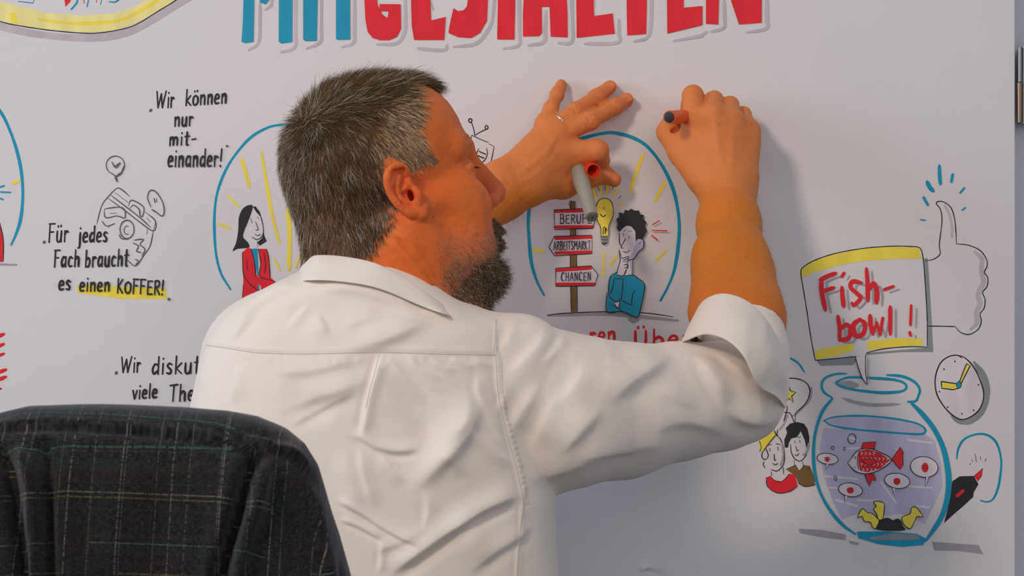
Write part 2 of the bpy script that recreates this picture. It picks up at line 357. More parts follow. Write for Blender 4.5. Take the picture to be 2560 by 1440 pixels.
# single-line handwriting: (width, stroke, stroke ...) with x right, y up, cap height 1
GL = {
 'W': (.9, [(0, 1), (.18, .02)], [(.18, .02), (.42, .85)], [(.42, .85), (.58, .02)], [(.58, .02), (.85, 1)]), 'i': (.12, [(.06, .6), (.06, 0)], [(.06, .85), (.06, .9)]),
 'r': (.3, [(.04, .6), (.06, 0)], [(.06, .4), (.16, .58), (.3, .52)]), 'k': (.4, [(.05, 1), (.05, 0)], [(.36, .6), (.08, .3)], [(.08, .3), (.4, 0)]),
 'ö': (.4, [(.2, .6), (.03, .45), (.04, .1), (.2, 0), (.37, .15), (.36, .45), (.2, .6)], [(.1, .82), (.1, .88)], [(.3, .84), (.3, .9)]),
 'n': (.4, [(.04, .6), (.06, 0)], [(.06, .4), (.2, .6), (.33, .5), (.35, 0)]), 'e': (.36, [(.04, .3), (.3, .36), (.28, .56), (.12, .58), (.02, .3), (.1, .03), (.34, .06)]),
 'u': (.4, [(.04, .6), (.06, .1), (.2, 0), (.33, .15), (.35, .6)], [(.35, .4), (.37, 0)]), 'm': (.6, [(.04, .6), (.05, 0)], [(.05, .4), (.16, .6), (.27, .5), (.28, 0)], [(.28, .4), (.4, .6), (.52, .5), (.54, 0)]),
 't': (.3, [(.14, .95), (.14, .05), (.26, 0)], [(0, .62), (.3, .64)]), 'l': (.14, [(.07, 1), (.07, 0)]), '-': (.3, [(.02, .38), (.28, .42)]),
 'a': (.4, [(.34, .5), (.16, .6), (.03, .3), (.12, .02), (.32, .2)], [(.35, .6), (.36, 0)]), 'd': (.4, [(.34, .48), (.16, .58), (.03, .28), (.12, .02), (.32, .2)], [(.35, 1), (.36, 0)]),
 '!': (.14, [(.09, 1), (.06, .32)], [(.05, .06), (.05, 0)]), 'F': (.42, [(.06, 1), (.06, 0)], [(.0, 1), (.42, 1)], [(.06, .55), (.34, .56)]),
 'ü': (.4, [(.04, .6), (.06, .1), (.2, 0), (.33, .15), (.35, .6)], [(.35, .4), (.37, 0)], [(.1, .82), (.1, .88)], [(.3, .84), (.3, .9)]),
 'Ü': (.5, [(.04, .95), (.06, .2), (.22, 0), (.4, .2), (.42, .95)], [(.14, 1.1), (.14, 1.18)], [(.34, 1.12), (.34, 1.2)]),
 'j': (.2, [(.12, .6), (.12, -.25), (0, -.35)], [(.12, .85), (.12, .9)]), 's': (.32, [(.3, .52), (.14, .6), (.05, .44), (.26, .2), (.2, .02), (.02, .06)]),
 'c': (.34, [(.32, .5), (.14, .58), (.03, .28), (.12, .02), (.32, .06)]), 'h': (.4, [(.05, 1), (.05, 0)], [(.05, .38), (.2, .58), (.33, .48), (.35, 0)]),
 'b': (.4, [(.05, 1), (.05, 0)], [(.05, .4), (.22, .56), (.36, .36), (.28, .04), (.05, .04)]), 'K': (.45, [(.05, 1), (.05, 0)], [(.4, .95), (.07, .45)], [(.07, .5), (.44, 0)]),
 'O': (.5, [(.25, .8), (.05, .6), (.05, .2), (.25, 0), (.46, .2), (.46, .6), (.25, .8)]), 'E': (.42, [(.06, .9), (.06, 0)], [(.06, .9), (.4, .92)], [(.06, .48), (.34, .5)], [(.06, 0), (.42, .02)]),
 'R': (.45, [(.06, .95), (.06, 0)], [(.06, .92), (.3, .95), (.4, .75), (.3, .55), (.08, .5)], [(.15, .5), (.45, 0)]), 'B': (.45, [(.06, 1), (.06, 0)], [(0, .98), (.3, 1), (.38, .8), (.28, .58), (.08, .54)], [(.1, .54), (.38, .5), (.42, .2), (.26, 0), (.0, .0)]),
 'U': (.45, [(.03, 1), (.05, .2), (.2, 0), (.38, .2), (.42, 1)]), 'A': (.45, [(0, 0), (.24, 1)], [(.24, 1), (.44, 0)], [(.08, .36), (.38, .38)]), 'T': (.45, [(0, .95), (.46, 1)], [(.24, .95), (.22, 0)]),
 'I': (.1, [(.05, 1), (.04, 0)]), 'S': (.36, [(.34, .85), (.18, 1), (.04, .75), (.3, .35), (.2, .02), (.0, .1)]), 'M': (.6, [(.02, 0), (.08, 1)], [(.08, 1), (.3, .4)], [(.3, .4), (.52, 1)], [(.52, 1), (.58, 0)]),
 'C': (.45, [(.42, .85), (.22, 1), (.04, .6), (.1, .12), (.42, .08)]), 'H': (.45, [(.05, 1), (.05, 0)], [(.4, 1), (.4, 0)], [(.05, .5), (.4, .52)]), 'N': (.45, [(.05, 0), (.06, 1)], [(.06, 1), (.38, .05)], [(.38, .05), (.4, 1)]),
 'v': (.36, [(.02, .6), (.18, 0)], [(.18, 0), (.36, .6)]), 'o': (.4, [(.2, .6), (.03, .45), (.04, .1), (.2, 0), (.37, .15), (.36, .45), (.2, .6)]), 'w': (.6, [(.02, .6), (.16, 0)], [(.16, 0), (.3, .5)], [(.3, .5), (.44, 0)], [(.44, 0), (.6, .62)]),
 '„': (.2, [(.02, .1), (0, -.06)], [(.12, .1), (.1, -.06)]), '“': (.2, [(.02, 1.05), (.06, .95)], [(.12, 1.05), (.16, .95)]), ' ': (.5,), 'p': (.4, [(.05, .6), (.05, -.4)], [(.05, .4), (.22, .56), (.36, .36), (.28, .04), (.05, .04)]), 'g': (.4, [(.34, .5), (.16, .6), (.03, .3), (.12, .02), (.32, .2)], [(.35, .6), (.34, -.3), (.1, -.38)])}
# ---- title
d = Draw('title_lettering', 'big block letters MITGESTALTEN in teal and red with grey shadow strokes', 560, 0, 1.8286)
T_ = -215
for pts in ([(165, 10), (165, 60), (160, 190), (112, 230)], [(190, 45), (215, 28), (235, T_/4)], [(328, T_), (328, 120), (324, 215), (264, 238)], [(447, T_), (445, 120), (440, 192), (378, 222)], [(597, T_), (597, 120), (592, 195), (540, 215)],
            [(825, T_/2), (830, 90), (825, 150), (790, 198), (700, 203)], [(945, 10), (955, 42)], [(1020, 205), (1010, 228), (950, 228), (888, 221)], [(1240, T_/2), (1230, 70), (1205, 140), (1150, 200), (1050, 214)], [(1350, T_), (1350, 120), (1348, 205), (1278, 222)],
            [(1472, 50), (1468, 130), (1462, 192), (1392, 207)], [(1585, T_/2), (1592, 90), (1590, 190), (1530, 197)], [(1690, 0), (1690, 30)], [(1805, 90), (1805, 150), (1798, 195), (1650, 200)], [(1955, T_/2), (1952, 100), (1935, 170), (1876, 190)], [(2207, 145), (2180, 165), (2056, 187)],
            [(2285, 0), (2288, 80), (2284, 127), (2228, 144)], [(2480, T_/2), (2482, 80), (2478, 130), (2390, 147)]):
    d.s(pts, 15, 'light', smooth=len(pts) > 3)
def up(pl): return [(x, T_ if y == 0 else y) for x, y in pl]
TE = [[(95, 0), (86, 100), (80, 190), (95, 197), (135, 191), (142, 0)], [(142, -120), (165, 10), (190, 20), (215, -10), (252, -120), (252, -190), (190, -60), (142, -190)], [(252, 0), (250, 190), (262, 199), (312, 192), (314, 0)], [(362, 0), (362, 180), (372, 188), (424, 187), (432, 0)], [(512, 0), (512, 178), (520, 182), (577, 181), (575, 0)], [(455, -205), (650, -205), (650, -150), (455, -150)]]
RE = [[(640, -60), (648, 90), (658, 145), (680, 172), (712, 182), (755, 182), (790, 167), (808, 130), (806, 20), (757, 20), (755, 45), (748, 84), (722, 66), (700, 20), (695, -60), (700, -140), (760, -150), (800, -110), (800, -190), (700, -210), (650, -150)], [(712, 20), (757, 20), (755, 50), (714, 50)],
      [(850, 0), (860, 120), (870, 181), (1006, 181), (1012, 78), (945, 94), (935, 0)], [(1120, -30), (1112, 30), (1095, 48), (1068, 52), (1050, 38), (1030, 130), (1028, 150), (1070, 168), (1130, 172), (1170, 148), (1200, 95), (1215, 0), (1200, -90), (1120, -120), (1200, -150), (1190, -205), (1060, -190), (1060, -90), (1130, -60)], [(1258, 0), (1252, 100), (1250, 179), (1326, 180), (1334, 0)], [(1215, -215), (1390, -215), (1390, -160), (1215, -160)],
      [(1385, 0), (1368, 60), (1368, 166), (1440, 163), (1452, 150), (1450, 30), (1490, 30), (1495, 166), (1570, 170), (1568, 60), (1555, 0)], [(1610, 0), (1614, 172), (1785, 152), (1776, 62), (1690, 74), (1680, 0)], [(1838, 0), (1845, 161), (1928, 155), (1936, 0)], [(1790, -215), (1985, -215), (1985, -160), (1790, -160)],
      [(2025, 0), (2028, 153), (2186, 113), (2186, 28), (2100, 36), (2095, 0)], [(2205, 0), (2205, 108), (2258, 112), (2266, 0)], [(2262, -215), (2322, 10), (2355, 110), (2456, 103), (2458, -215), (2400, -215), (2398, -30), (2330, -215)]]
RE += [[(925, -78), (990, -78), (990, -30), (925, -30)], [(925, -215), (1005, -215), (1005, -160), (925, -160)], [(2090, -95), (2150, -100), (2150, -52), (2090, -48)], [(2090, -215), (2178, -215), (2178, -160), (2090, -160)]]
for pl in TE: d.f(up(pl), 'teal')
for pl in RE: d.f(up(pl), 'red')
for i, pl in enumerate(RE): d.s(up(pl), 3, 'red', closed=True, smooth=False)
d.done()
# ---- top left oval
d = Draw('yellow_rimmed_oval_drawing', 'yellow rimmed oval with teal and red letters cut by the top edge', 0, 0, 4.0)
d.s([(-500, 90), (-200, 190), (0, 258), (300, 330), (700, 375), (1050, 370), (1300, 310), (1550, 180), (1900, -30)], 75, 'light', taper=0)
d.f([(-500, -80), (-300, 60), (0, 205), (180, 250), (480, 295), (800, 325), (1100, 315), (1350, 240), (1600, 100), (1780, -20), (1900, -110), (1560, -60), (1440, 10), (1330, 75), (1150, 135), (850, 155), (500, 135), (200, 65), (0, 18), (-300, -150)], 'pale')
d.s([(380, 190), (600, 225), (850, 235), (1150, 210), (1350, 140), (1580, 0), (1700, -100)], 34, 'yellow'); d.f([(95, 130), (160, 130), (180, 240), (110, 235)], 'yellow')
d.s([(-500, -40), (-300, 90), (0, 213), (180, 255), (480, 300), (800, 330), (1000, 328), (1250, 285), (1400, 225), (1600, 100), (1780, -12), (2000, -190)], 10, 'black', taper=0)
d.s([(180, 14), (330, 30), (345, -20)], 12, 'teal', smooth=False); d.f([(640, -30), (720, -30), (700, 20), (655, 66)], 'red'); d.s([(710, 95), (765, 30), (780, -30)], 20, 'teal'); d.s([(840, 30), (835, -40)], 12, 'red'); d.s([(870, 65), (890, -30)], 16, 'teal'); d.s([(965, 20), (960, -40)], 10, 'red'); d.s([(1005, 45), (1020, -30)], 12, 'teal'); d.s([(1090, 15), (1150, 20), (1200, -15)], 14, 'teal')
d.done()
# ---- handwriting
def note(name, label, lines, wd, extra=None):
    d = Draw(name, label, 0, 0, 1)
    if extra: extra(d)
    for (t, p0, p1, h, c) in lines: d.text(t, p0, p1, h, wd, c, .06)
    d.done()
note('handwritten_quote', 'black handwriting Wir können nur miteinander', [('„', (372, 277), (384, 276), 26, 'soft'), ('Wir', (388, 271), (436, 268), 42, 'black'), ('können', (461, 264), (568, 258), 40, 'black'), ('nur', (433, 316), (484, 314), 38, 'black'), ('mit-', (420, 364), (492, 361), 34, 'black'), ('einander!', (417, 417), (556, 416), 44, 'black'), ('“', (562, 382), (572, 380), 16, 'soft')], 5.2)
note('handwritten_quote', 'black handwriting Für jedes Fach braucht es einen Koffer with yellow underline', [('„', (106, 606), (118, 606), 24, 'soft'), ('Für', (118, 606), (172, 604), 46, 'black'), ('jedes', (193, 606), (270, 604), 40, 'black'), ('Fach', (132, 668), (200, 666), 42, 'black'), ('braucht', (210, 668), (322, 664), 42, 'black'), ('es', (144, 725), (178, 724), 38, 'black'), ('einen', (196, 728), (276, 728), 36, 'black'), ('KOFFER!', (290, 732), (410, 737), 36, 'black'), ('„', (418, 748), (428, 748), 20, 'soft')], 5.2,
     extra=lambda d: d.f([(194, 712), (300, 716), (416, 722), (416, 748), (300, 746), (194, 733)], 'yellow'))
note('handwritten_quote', 'black handwriting Wir diskutieren viele Themen beside the white shirt', [('„', (286, 933), (298, 933), 30, 'soft'), ('Wir', (300, 933), (352, 930), 40, 'black'), ('diskutieren', (376, 936), (602, 930), 44, 'black'), ('viele', (328, 998), (394, 994), 36, 'black'), ('Themen', (420, 1004), (560, 998), 42, 'black')], 5.2)
# ---- suitcase + bubbles (soft lines)
d = Draw('suitcase_drawing', 'grey outline drawing of an open suitcase with two speech bubbles', 0, 440, 2.4)
for p in ([(580, 290), (610, 180), (645, 130), (700, 75), (735, 85), (780, 125)], [(650, 135), (740, 200), (830, 270), (920, 330), (932, 270), (870, 215)], [(690, 100), (770, 160)], [(920, 330), (900, 420), (860, 480), (815, 540), (770, 510), (755, 500)], [(932, 280), (920, 330)], [(665, 115), (750, 180), (840, 250), (905, 310)],
          [(770, 180), (790, 145), (860, 185), (855, 240), (840, 235), (835, 200), (800, 175), (780, 195)], [(625, 205), (640, 195), (735, 190), (750, 250), (700, 240), (635, 250), (625, 205)], [(660, 225), (700, 222)], [(610, 270), (640, 300), (690, 285)], [(795, 400), (830, 420), (820, 450), (850, 460)], [(800, 385), (860, 380), (840, 410), (870, 440), (850, 480)], [(715, 350), (730, 375), (770, 380)], [(810, 500), (830, 510), (812, 535)], [(880, 250), (900, 275)], [(885, 320), (880, 350)], [(650, 300), (655, 310)]):
    d.s(p, 7, 'soft', taper=.6)
d.ring(762, 320, 42, 55, 7, 'soft'); d.ring(762, 325, 18, 25, 5, 'soft', a0=60, a1=300)
d.ring(692, -65, 55, 55, 6, 'soft', a0=-240, a1=75); d.s([(668, -18), (695, 5), (705, 35)], 7, 'soft'); d.s([(745, -60), (725, -15), (695, 5), (700, 30)], 11, 'soft'); d.s([(670, -85), (690, -60), (720, -80), (700, -50), (680, -60)], 7, 'soft')
d.s([(905, 185), (885, 130), (900, 88), (935, 95), (975, 155), (985, 215), (970, 240), (935, 215), (910, 200), (930, 215)], 7, 'soft'); d.s([(925, 135), (930, 160)], 10, 'soft'); d.s([(938, 135), (940, 155)], 6, 'soft')
d.done()
# ---- left edge drawing
d = Draw('left_edge_drawing', 'teal arc with red figure cut by the left edge', 0, 0, 1)
d.s([(-150, 330), (-100, 240), (-40, 250), (0, 278), (30, 340), (50, 410), (57, 480), (52, 545), (40, 585), (28, 612)], 8, 'teal'); d.s([(-10, 470), (10, 465)], 7, 'teal'); d.s([(2, 480), (26, 481)], 7, 'teal'); d.s([(0, 496), (8, 499)], 7, 'teal'); d.s([(34, 458), (45, 452)], 12, 'yellow')
d.f([(-120, 560), (-60, 540), (0, 556), (8, 590), (8, 655), (-120, 655)], 'red'); d.s([(-120, 658), (40, 662)], 8, 'grey'); d.s([(0, 560), (8, 600), (8, 652)], 2.5, 'black')
d.done()
d = Draw('red_edge_strokes', 'short red strokes cut by the left edge', 0, 0, 1)
for y0, y1 in ((835, 840), (860, 865), (884, 889), (924, 930), (942, 948)): d.s([(-40, y0+8), (-10, y1+2), (15 if y0 > 900 else 10, y0)], 9, 'red')
d.s([(-14, 965), (2, 972)], 8, 'red')
d.done()
# ---- woman in red
d = Draw('woman_in_red_drawing', 'drawing of a dark haired woman in a red jacket within a teal arc', 500, 280, 2.88)
d.s([(1120, 300), (1000, 190), (850, 110), (700, 82), (600, 90), (500, 108), (390, 165), (300, 250), (200, 390), (130, 560), (105, 720), (105, 900), (120, 1050), (155, 1170), (220, 1278)], 19, 'teal')
for p, w_ in (([(300, 340), (330, 440), (355, 545)], 27), ([(443, 290), (480, 520), (520, 740), (570, 945)], 24), ([(205, 605), (275, 680)], 24), ([(135, 805), (215, 838)], 24), ([(635, 700), (645, 900), (640, 1135)], 34), ([(535, 1060), (575, 1140)], 20), ([(722, 1020), (690, 1120)], 18), ([(622, 200), (640, 240)], 20)): d.s(p, w_, 'yellow', taper=.3)
d.f([(345, 672), (380, 682), (345, 790), (320, 850), (310, 900), (345, 940), (350, 975), (270, 985), (235, 1000), (260, 940), (275, 850), (280, 760), (305, 700)], 'black', True); d.f([(380, 682), (400, 680), (430, 720), (438, 755), (405, 720)], 'black'); d.f([(455, 830), (462, 890), (480, 930), (430, 962), (412, 940), (450, 905)], 'black')
d.s([(435, 740), (455, 830), (450, 890), (410, 918), (375, 900)], 6, 'black'); d.s([(345, 750), (320, 830), (312, 870)], 5, 'black'); d.s([(400, 790), (418, 845), (400, 850)], 5); d.s([(395, 880), (415, 890), (435, 880)], 5); d.s([(365, 765), (375, 800)], 5); d.s([(412, 755), (425, 770)], 4); d.s([(345, 950), (350, 985)], 5); d.s([(412, 925), (414, 975)], 4)
d.f([(372, 985), (412, 982), (418, 1100), (428, 1310), (410, 1310), (415, 1180), (395, 1090)], 'teal'); d.f([(345, 975), (305, 1010), (310, 1150), (312, 1240), (302, 1370), (410, 1370), (420, 1190), (395, 1150), (385, 1050), (368, 985)], 'red', False); d.f([(418, 985), (480, 985), (492, 1050), (505, 1190), (535, 1215), (535, 1275), (440, 1280), (430, 1180), (435, 1100)], 'red'); d.s([(330, 1190), (400, 1200), (470, 1240), (535, 1250)], 52, 'red')
for p in ([(368, 985), (392, 1080), (400, 1170), (390, 1180)], [(305, 1010), (310, 1150), (325, 1190), (365, 1245), (430, 1290)], [(418, 985), (438, 1080), (430, 1180), (505, 1210), (535, 1222)], [(312, 1240), (302, 1365)], [(480, 990), (495, 1060), (505, 1200)], [(460, 1010), (472, 1100), (465, 1160)], [(335, 1060), (340, 1140)], [(535, 1225), (560, 1228), (600, 1226), (625, 1232), (655, 1212)]): d.s(p, 6, 'black')
d.done()
# ---- signpost + man
d = Draw('signpost_and_thinker_drawing', 'teal arc framing a signpost, a smiling light bulb and a man in teal', 1300, 300, 2.482)
d.s([(172, 1212), (330, 1206), (560, 1206), (760, 1222), (980, 1245)], 22, 'grey'); d.f([(660, 1205), (700, 1225), (760, 1215), (735, 1250), (700, 1265), (672, 1245)], 'grey'); d.s([(172, 1212), (270, 1200), (500, 1190), (700, 1192), (850, 1206), (950, 1222)], 6)
d.s([(150, 1088), (105, 1000), (70, 880), (55, 720), (52, 600), (75, 430), (150, 270), (270, 160), (400, 110), (520, 82), (600, 82), (700, 110), (790, 165), (880, 280), (950, 430), (985, 600), (985, 750), (960, 920), (920, 1030), (872, 1120)], 21, 'teal')
for p, w_ in (([(765, 215), (720, 330), (682, 450)], 22), ([(895, 395), (840, 500)], 26), ([(85, 808), (140, 812)], 26), ([(905, 812), (845, 868)], 20), ([(520, 825), (518, 970)], 16), ([(600, 845), (560, 900)], 18), ([(455, 430), (470, 480)], 26), ([(500, 410), (508, 460)], 22), ([(545, 405), (545, 450)], 22), ([(605, 430), (585, 470)], 20), ([(618, 522), (636, 522)], 18)): d.s(p, w_, 'yellow', taper=.2)
for p in ([(478, 410), (492, 438)], [(527, 402), (528, 438)], [(578, 418), (570, 434)], [(610, 488), (626, 472)]): d.s(p, 5)
d.f([(310, 500), (342, 505), (345, 860), (352, 1190), (318, 1192), (314, 900), (318, 700)], 'brown'); d.s([(310, 502), (342, 506)], 4); d.s([(305, 510), (312, 545)], 6)
for x in ((316, 312, 318), (340, 350, 356)): d.s([(x[0], 505), (x[1], 860), (x[2], 1190)], 5)
for sg in ([(212, 558), (440, 548), (472, 600), (450, 672), (215, 680)], [(180, 790), (212, 722), (446, 715), (446, 828), (214, 842)], [(222, 920), (440, 905), (484, 960), (462, 1028), (222, 1032)]):
    d.f(sg, 'skin')
for p in ([(218, 568), (436, 560)], [(220, 665), (450, 662)], [(222, 733), (440, 728)], [(222, 825), (436, 820)], [(230, 934), (436, 918)], [(230, 1020), (462, 1018)]): d.s(p, 21, 'red', taper=0)
for sg in ([(212, 558), (440, 548), (472, 600), (450, 672), (215, 680)], [(180, 790), (212, 722), (446, 715), (446, 828), (214, 842)], [(222, 920), (440, 905), (484, 960), (462, 1028), (222, 1032)]):
    d.s(sg, 5, closed=True, smooth=False)
d.text('BERUFE', (243, 642), (450, 640), 56, 6); d.text('ARBEITSMARKT', (206, 808), (440, 802), 54, 5.5); d.text('CHANCEN', (252, 1000), (444, 996), 54, 6)
d.f([(505, 715), (500, 665), (478, 615), (472, 545), (490, 500), (525, 485), (560, 500), (578, 545), (575, 600), (552, 655), (550, 715)], 'yellow', True); d.s([(502, 715), (500, 665), (478, 615), (472, 545), (490, 500), (525, 486), (560, 500), (578, 545), (575, 600), (552, 655), (550, 715)], 5)
d.s([(515, 540), (518, 556)], 4); d.s([(524, 540), (527, 556)], 4); d.s([(496, 582), (515, 600), (532, 588)], 6); d.s([(515, 712), (518, 670), (528, 668), (528, 705), (534, 672), (540, 690)], 5)
d.f([(500, 718), (548, 718), (542, 760), (508, 762)], 'green'); d.s([(500, 722), (545, 728)], 6); d.s([(502, 740), (544, 745)], 6); d.s([(510, 762), (520, 770), (540, 762)], 7)
# thinker
d.f([(618, 700), (650, 665), (700, 650), (730, 720), (760, 740), (765, 790), (735, 820), (705, 860), (650, 870), (625, 840), (625, 760)], 'skin', True); d.f([(725, 740), (760, 745), (762, 790), (735, 820), (705, 862), (660, 868), (700, 820)], 'water', True)
hz = [(600, 668), (608, 640), (598, 615), (618, 600), (612, 572), (645, 580), (650, 558), (675, 562), (690, 550), (710, 562), (740, 562), (745, 585), (770, 590), (765, 612), (785, 635), (776, 660), (788, 690), (775, 715), (760, 738), (735, 735), (718, 750), (715, 690), (690, 660), (655, 655), (622, 690), (612, 690)]
d.f(hz, 'black'); d.s([(618, 700), (618, 760), (635, 790)], 5); d.s([(655, 735), (628, 790), (645, 795)], 5); d.s([(642, 705), (643, 720)], 6); d.s([(676, 720), (677, 734)], 6); d.s([(640, 690), (655, 682)], 4); d.s([(672, 690), (692, 690)], 4); d.s([(640, 815), (660, 822), (680, 808)], 5)
d.s([(718, 750), (735, 735), (765, 745), (765, 790), (740, 815), (705, 862), (665, 868)], 6); d.s([(738, 770), (752, 755)], 4)
d.f([(618, 965), (600, 960), (612, 895), (620, 870), (614, 805), (630, 855), (670, 850), (660, 880), (665, 925), (640, 965)], 'skin'); d.f([(665, 880), (700, 865), (700, 958), (650, 965), (668, 925)], 'skin'); d.f([(680, 875), (700, 865), (700, 958), (690, 962)], 'water')
for p in ([(614, 805), (622, 870), (608, 920), (600, 960)], [(614, 805), (632, 860)], [(632, 860), (670, 848), (668, 858), (640, 872)], [(640, 880), (665, 880)], [(644, 898), (664, 898), (668, 915), (648, 916)], [(660, 925), (640, 965), (600, 960)], [(700, 862), (698, 958)], [(672, 875), (670, 920)]): d.s(p, 5)
d.f([(600, 945), (560, 975), (550, 1060), (540, 1100), (540, 1190), (630, 1188), (700, 1215), (735, 1218), (762, 1100), (772, 1020), (700, 962), (650, 968), (610, 975)], 'teal', False)
d.f([(582, 1140), (628, 1112), (620, 1140), (610, 1168)], 'skin')
for p in ([(600, 945), (560, 975), (550, 1060), (560, 1100), (600, 1128), (628, 1105), (636, 1050), (640, 985)], [(585, 985), (575, 1040), (560, 1080)], [(585, 985), (640, 985)], [(540, 1070), (540, 1190), (630, 1188), (700, 1215), (732, 1220), (762, 1110), (772, 1020), (735, 985), (700, 962), (650, 968)], [(628, 1115), (660, 1135), (700, 1150)], [(712, 1055), (698, 1090), (692, 1140)], [(582, 1140), (610, 1168), (622, 1115)], [(612, 1170), (640, 1190)]): d.s(p, 6)
for p in ([(825, 648), (865, 625)], [(822, 685), (912, 688)], [(818, 716), (852, 744)]): d.s(p, 11, 'red')
d.done()
# ---- red caption under it
d = Draw('red_caption', 'red handwritten word mostly hidden by the shoulder', 1300, 300, 2.482)
d.text('ren', (425, 1388), (600, 1380), 112, 17, 'red'); d.done()
d = Draw('red_caption', 'red handwritten word beginning Über beside the sleeve', 1300, 300, 2.482)
d.text('Über', (695, 1412), (1075, 1400), 108, 18, 'red')
d.done()
# ---- small television robot
d = Draw('television_face_drawing', 'small line drawing of a television face with two antennae', 1060, 280, 4.235)
d.s([(505, 245), (600, 290), (682, 322)], 9); d.s([(688, 338), (742, 366)], 9); d.s([(742, 366), (720, 480), (688, 605)], 9); d.s([(505, 245), (470, 420), (470, 560)], 9); d.s([(480, 575), (560, 615), (632, 650)], 9)
d.s([(500, 105), (525, 180), (538, 248)], 10); d.s([(538, 248), (590, 215), (655, 185)], 10); d.ring(490, 90, 17, 20, 12); d.ring(662, 163, 15, 20, 11); d.ring(612, 448, 55, 88, 9, rot=15, a0=-60, a1=215); d.s([(585, 418), (650, 446)], 19); d.s([(570, 462), (632, 488)], 19)
d.done()
# ---- flag + thumb
d = Draw('fishbowl_flag_drawing', 'yellow banded flag lettered Fish-bowl! with a raised thumb hand', 1980, 380, 2.769)
d.f([(915, 735), (940, 735), (965, 1130), (978, 1385), (760, 1385), (520, 1405), (520, 1390), (935, 1355), (935, 1200)], 'green'); d.f([(165, 1440), (445, 1420), (445, 1450), (420, 1475), (200, 1480)], 'green')
d.f([(70, 868), (62, 820), (120, 765), (300, 705), (500, 668), (700, 655), (880, 662), (895, 738), (700, 740), (480, 755), (300, 790), (150, 835)], 'yellow'); d.f([(158, 1375), (300, 1345), (425, 1325), (430, 1370), (330, 1405), (165, 1438)], 'yellow'); d.f([(520, 1310), (700, 1290), (900, 1290), (905, 1338), (700, 1350), (525, 1372)], 'yellow')
d.s([(160, 1440), (130, 1280), (100, 1080), (75, 930), (62, 840), (80, 795), (180, 740), (330, 695), (520, 664), (700, 652), (820, 654), (884, 664), (905, 720), (918, 850), (935, 1130), (937, 1340)], 7, taper=.1, n=8); d.s([(937, 1350), (800, 1348), (640, 1362), (520, 1388)], 7); d.s([(160, 1442), (300, 1430), (445, 1415)], 7)
d.s([(918, 754), (980, 742), (1025, 705), (1020, 640), (1038, 480), (1028, 400), (1000, 358), (1015, 342), (1055, 348), (1100, 385), (1125, 460), (1135, 560), (1138, 636)], 7, n=8); d.s([(1138, 636), (1220, 645), (1300, 680), (1345, 740), (1350, 790), (1332, 832), (1355, 870), (1350, 930), (1320, 972), (1336, 1020), (1330, 1080), (1302, 1120), (1310, 1170), (1290, 1225), (1230, 1262), (1170, 1250), (1128, 1208)], 7, n=8); d.s([(1128, 1208), (1040, 1206), (940, 1205)], 7)
d.s([(1055, 365), (1085, 420), (1105, 500), (1108, 590)], 16, 'light'); d.s([(1265, 690), (1315, 740), (1310, 820), (1325, 900), (1290, 980), (1300, 1050), (1275, 1110), (1280, 1180), (1240, 1225)], 30, 'light')
for p, w_ in (([(1020, 92), (1022, 160), (1028, 222)], 24), ([(1112, 155), (1104, 205)], 28), ([(1192, 250), (1165, 282)], 24), ([(1200, 385), (1178, 402)], 18), ([(935, 205), (955, 245), (978, 270)], 28), ([(912, 315), (940, 365)], 28), ([(890, 468), (922, 472)], 16)): d.s(p, w_, 'teal')
def fish(c, dx, dy, w_):
    for p in ([(205, 885), (205, 960), (232, 1095)], [(195, 885), (250, 858), (305, 838)], [(210, 965), (250, 952), (292, 938)], [(345, 935), (350, 1000), (358, 1070)], [(360, 838), (345, 862)], [(480, 905), (420, 895), (405, 935), (450, 980), (475, 1010), (430, 1060), (415, 1045)], [(515, 805), (522, 900), (525, 1030)], [(525, 960), (565, 910), (588, 970), (585, 1045)], [(640, 952), (700, 930)], [(318, 1135), (330, 1220), (330, 1300)], [(325, 1235), (375, 1195), (405, 1225), (390, 1290), (330, 1302)], [(470, 1155), (425, 1200), (440, 1270), (490, 1260), (505, 1190), (465, 1155)], [(540, 1130), (545, 1200), (560, 1262)], [(560, 1262), (585, 1180)], [(585, 1180), (610, 1262)], [(610, 1262), (628, 1150)], [(680, 1070), (680, 1165), (680, 1262)], [(825, 1062), (820, 1195)], [(815, 1248), (820, 1268)]): d.s([(x+dx, y+dy) for x, y in p], w_, c)
fish('grey', 38, 20, 13); fish('red', 0, 0, 30)
d.done()
# ---- fish bowl
d = Draw('fish_bowl_drawing', 'teal outlined round fish bowl with a red fish and speech bubbles', 1880, 860, 2.667)
d.f([(310, 1232), (470, 1240), (625, 1270), (625, 1308), (470, 1290), (320, 1262)], 'grey'); d.f([(640, 1308), (710, 1325), (712, 1342), (660, 1335)], 'grey'); d.f([(1200, 1318), (1360, 1330), (1510, 1340), (1542, 1402), (1380, 1380), (1215, 1376)], 'grey')
d.f([(480, 560), (700, 575), (900, 590), (1160, 605), (1215, 640), (1260, 800), (1270, 950), (1200, 1100), (1150, 1200), (1000, 1130), (840, 1150), (700, 1130), (600, 1170), (540, 1050), (480, 880), (450, 700)], 'water')
for p in ([(600, 700), (760, 690)], [(480, 880), (700, 900)], [(560, 1040), (700, 1080)], [(900, 780), (1010, 800)], [(1050, 950), (1200, 960)], [(700, 1040), (850, 1050)], [(1040, 640), (1200, 660)], [(470, 780), (560, 800)], [(860, 920), (960, 1060)], [(640, 620), (700, 640)], [(1100, 1080), (1180, 1090)], [(960, 700), (1000, 720)], [(520, 960), (600, 960)]): d.s(p, 34, 'skin', taper=.6)
d.f([(490, 510), (560, 485), (760, 480), (960, 505), (1130, 550), (1150, 590), (1000, 590), (700, 570), (540, 545)], 'water', True)
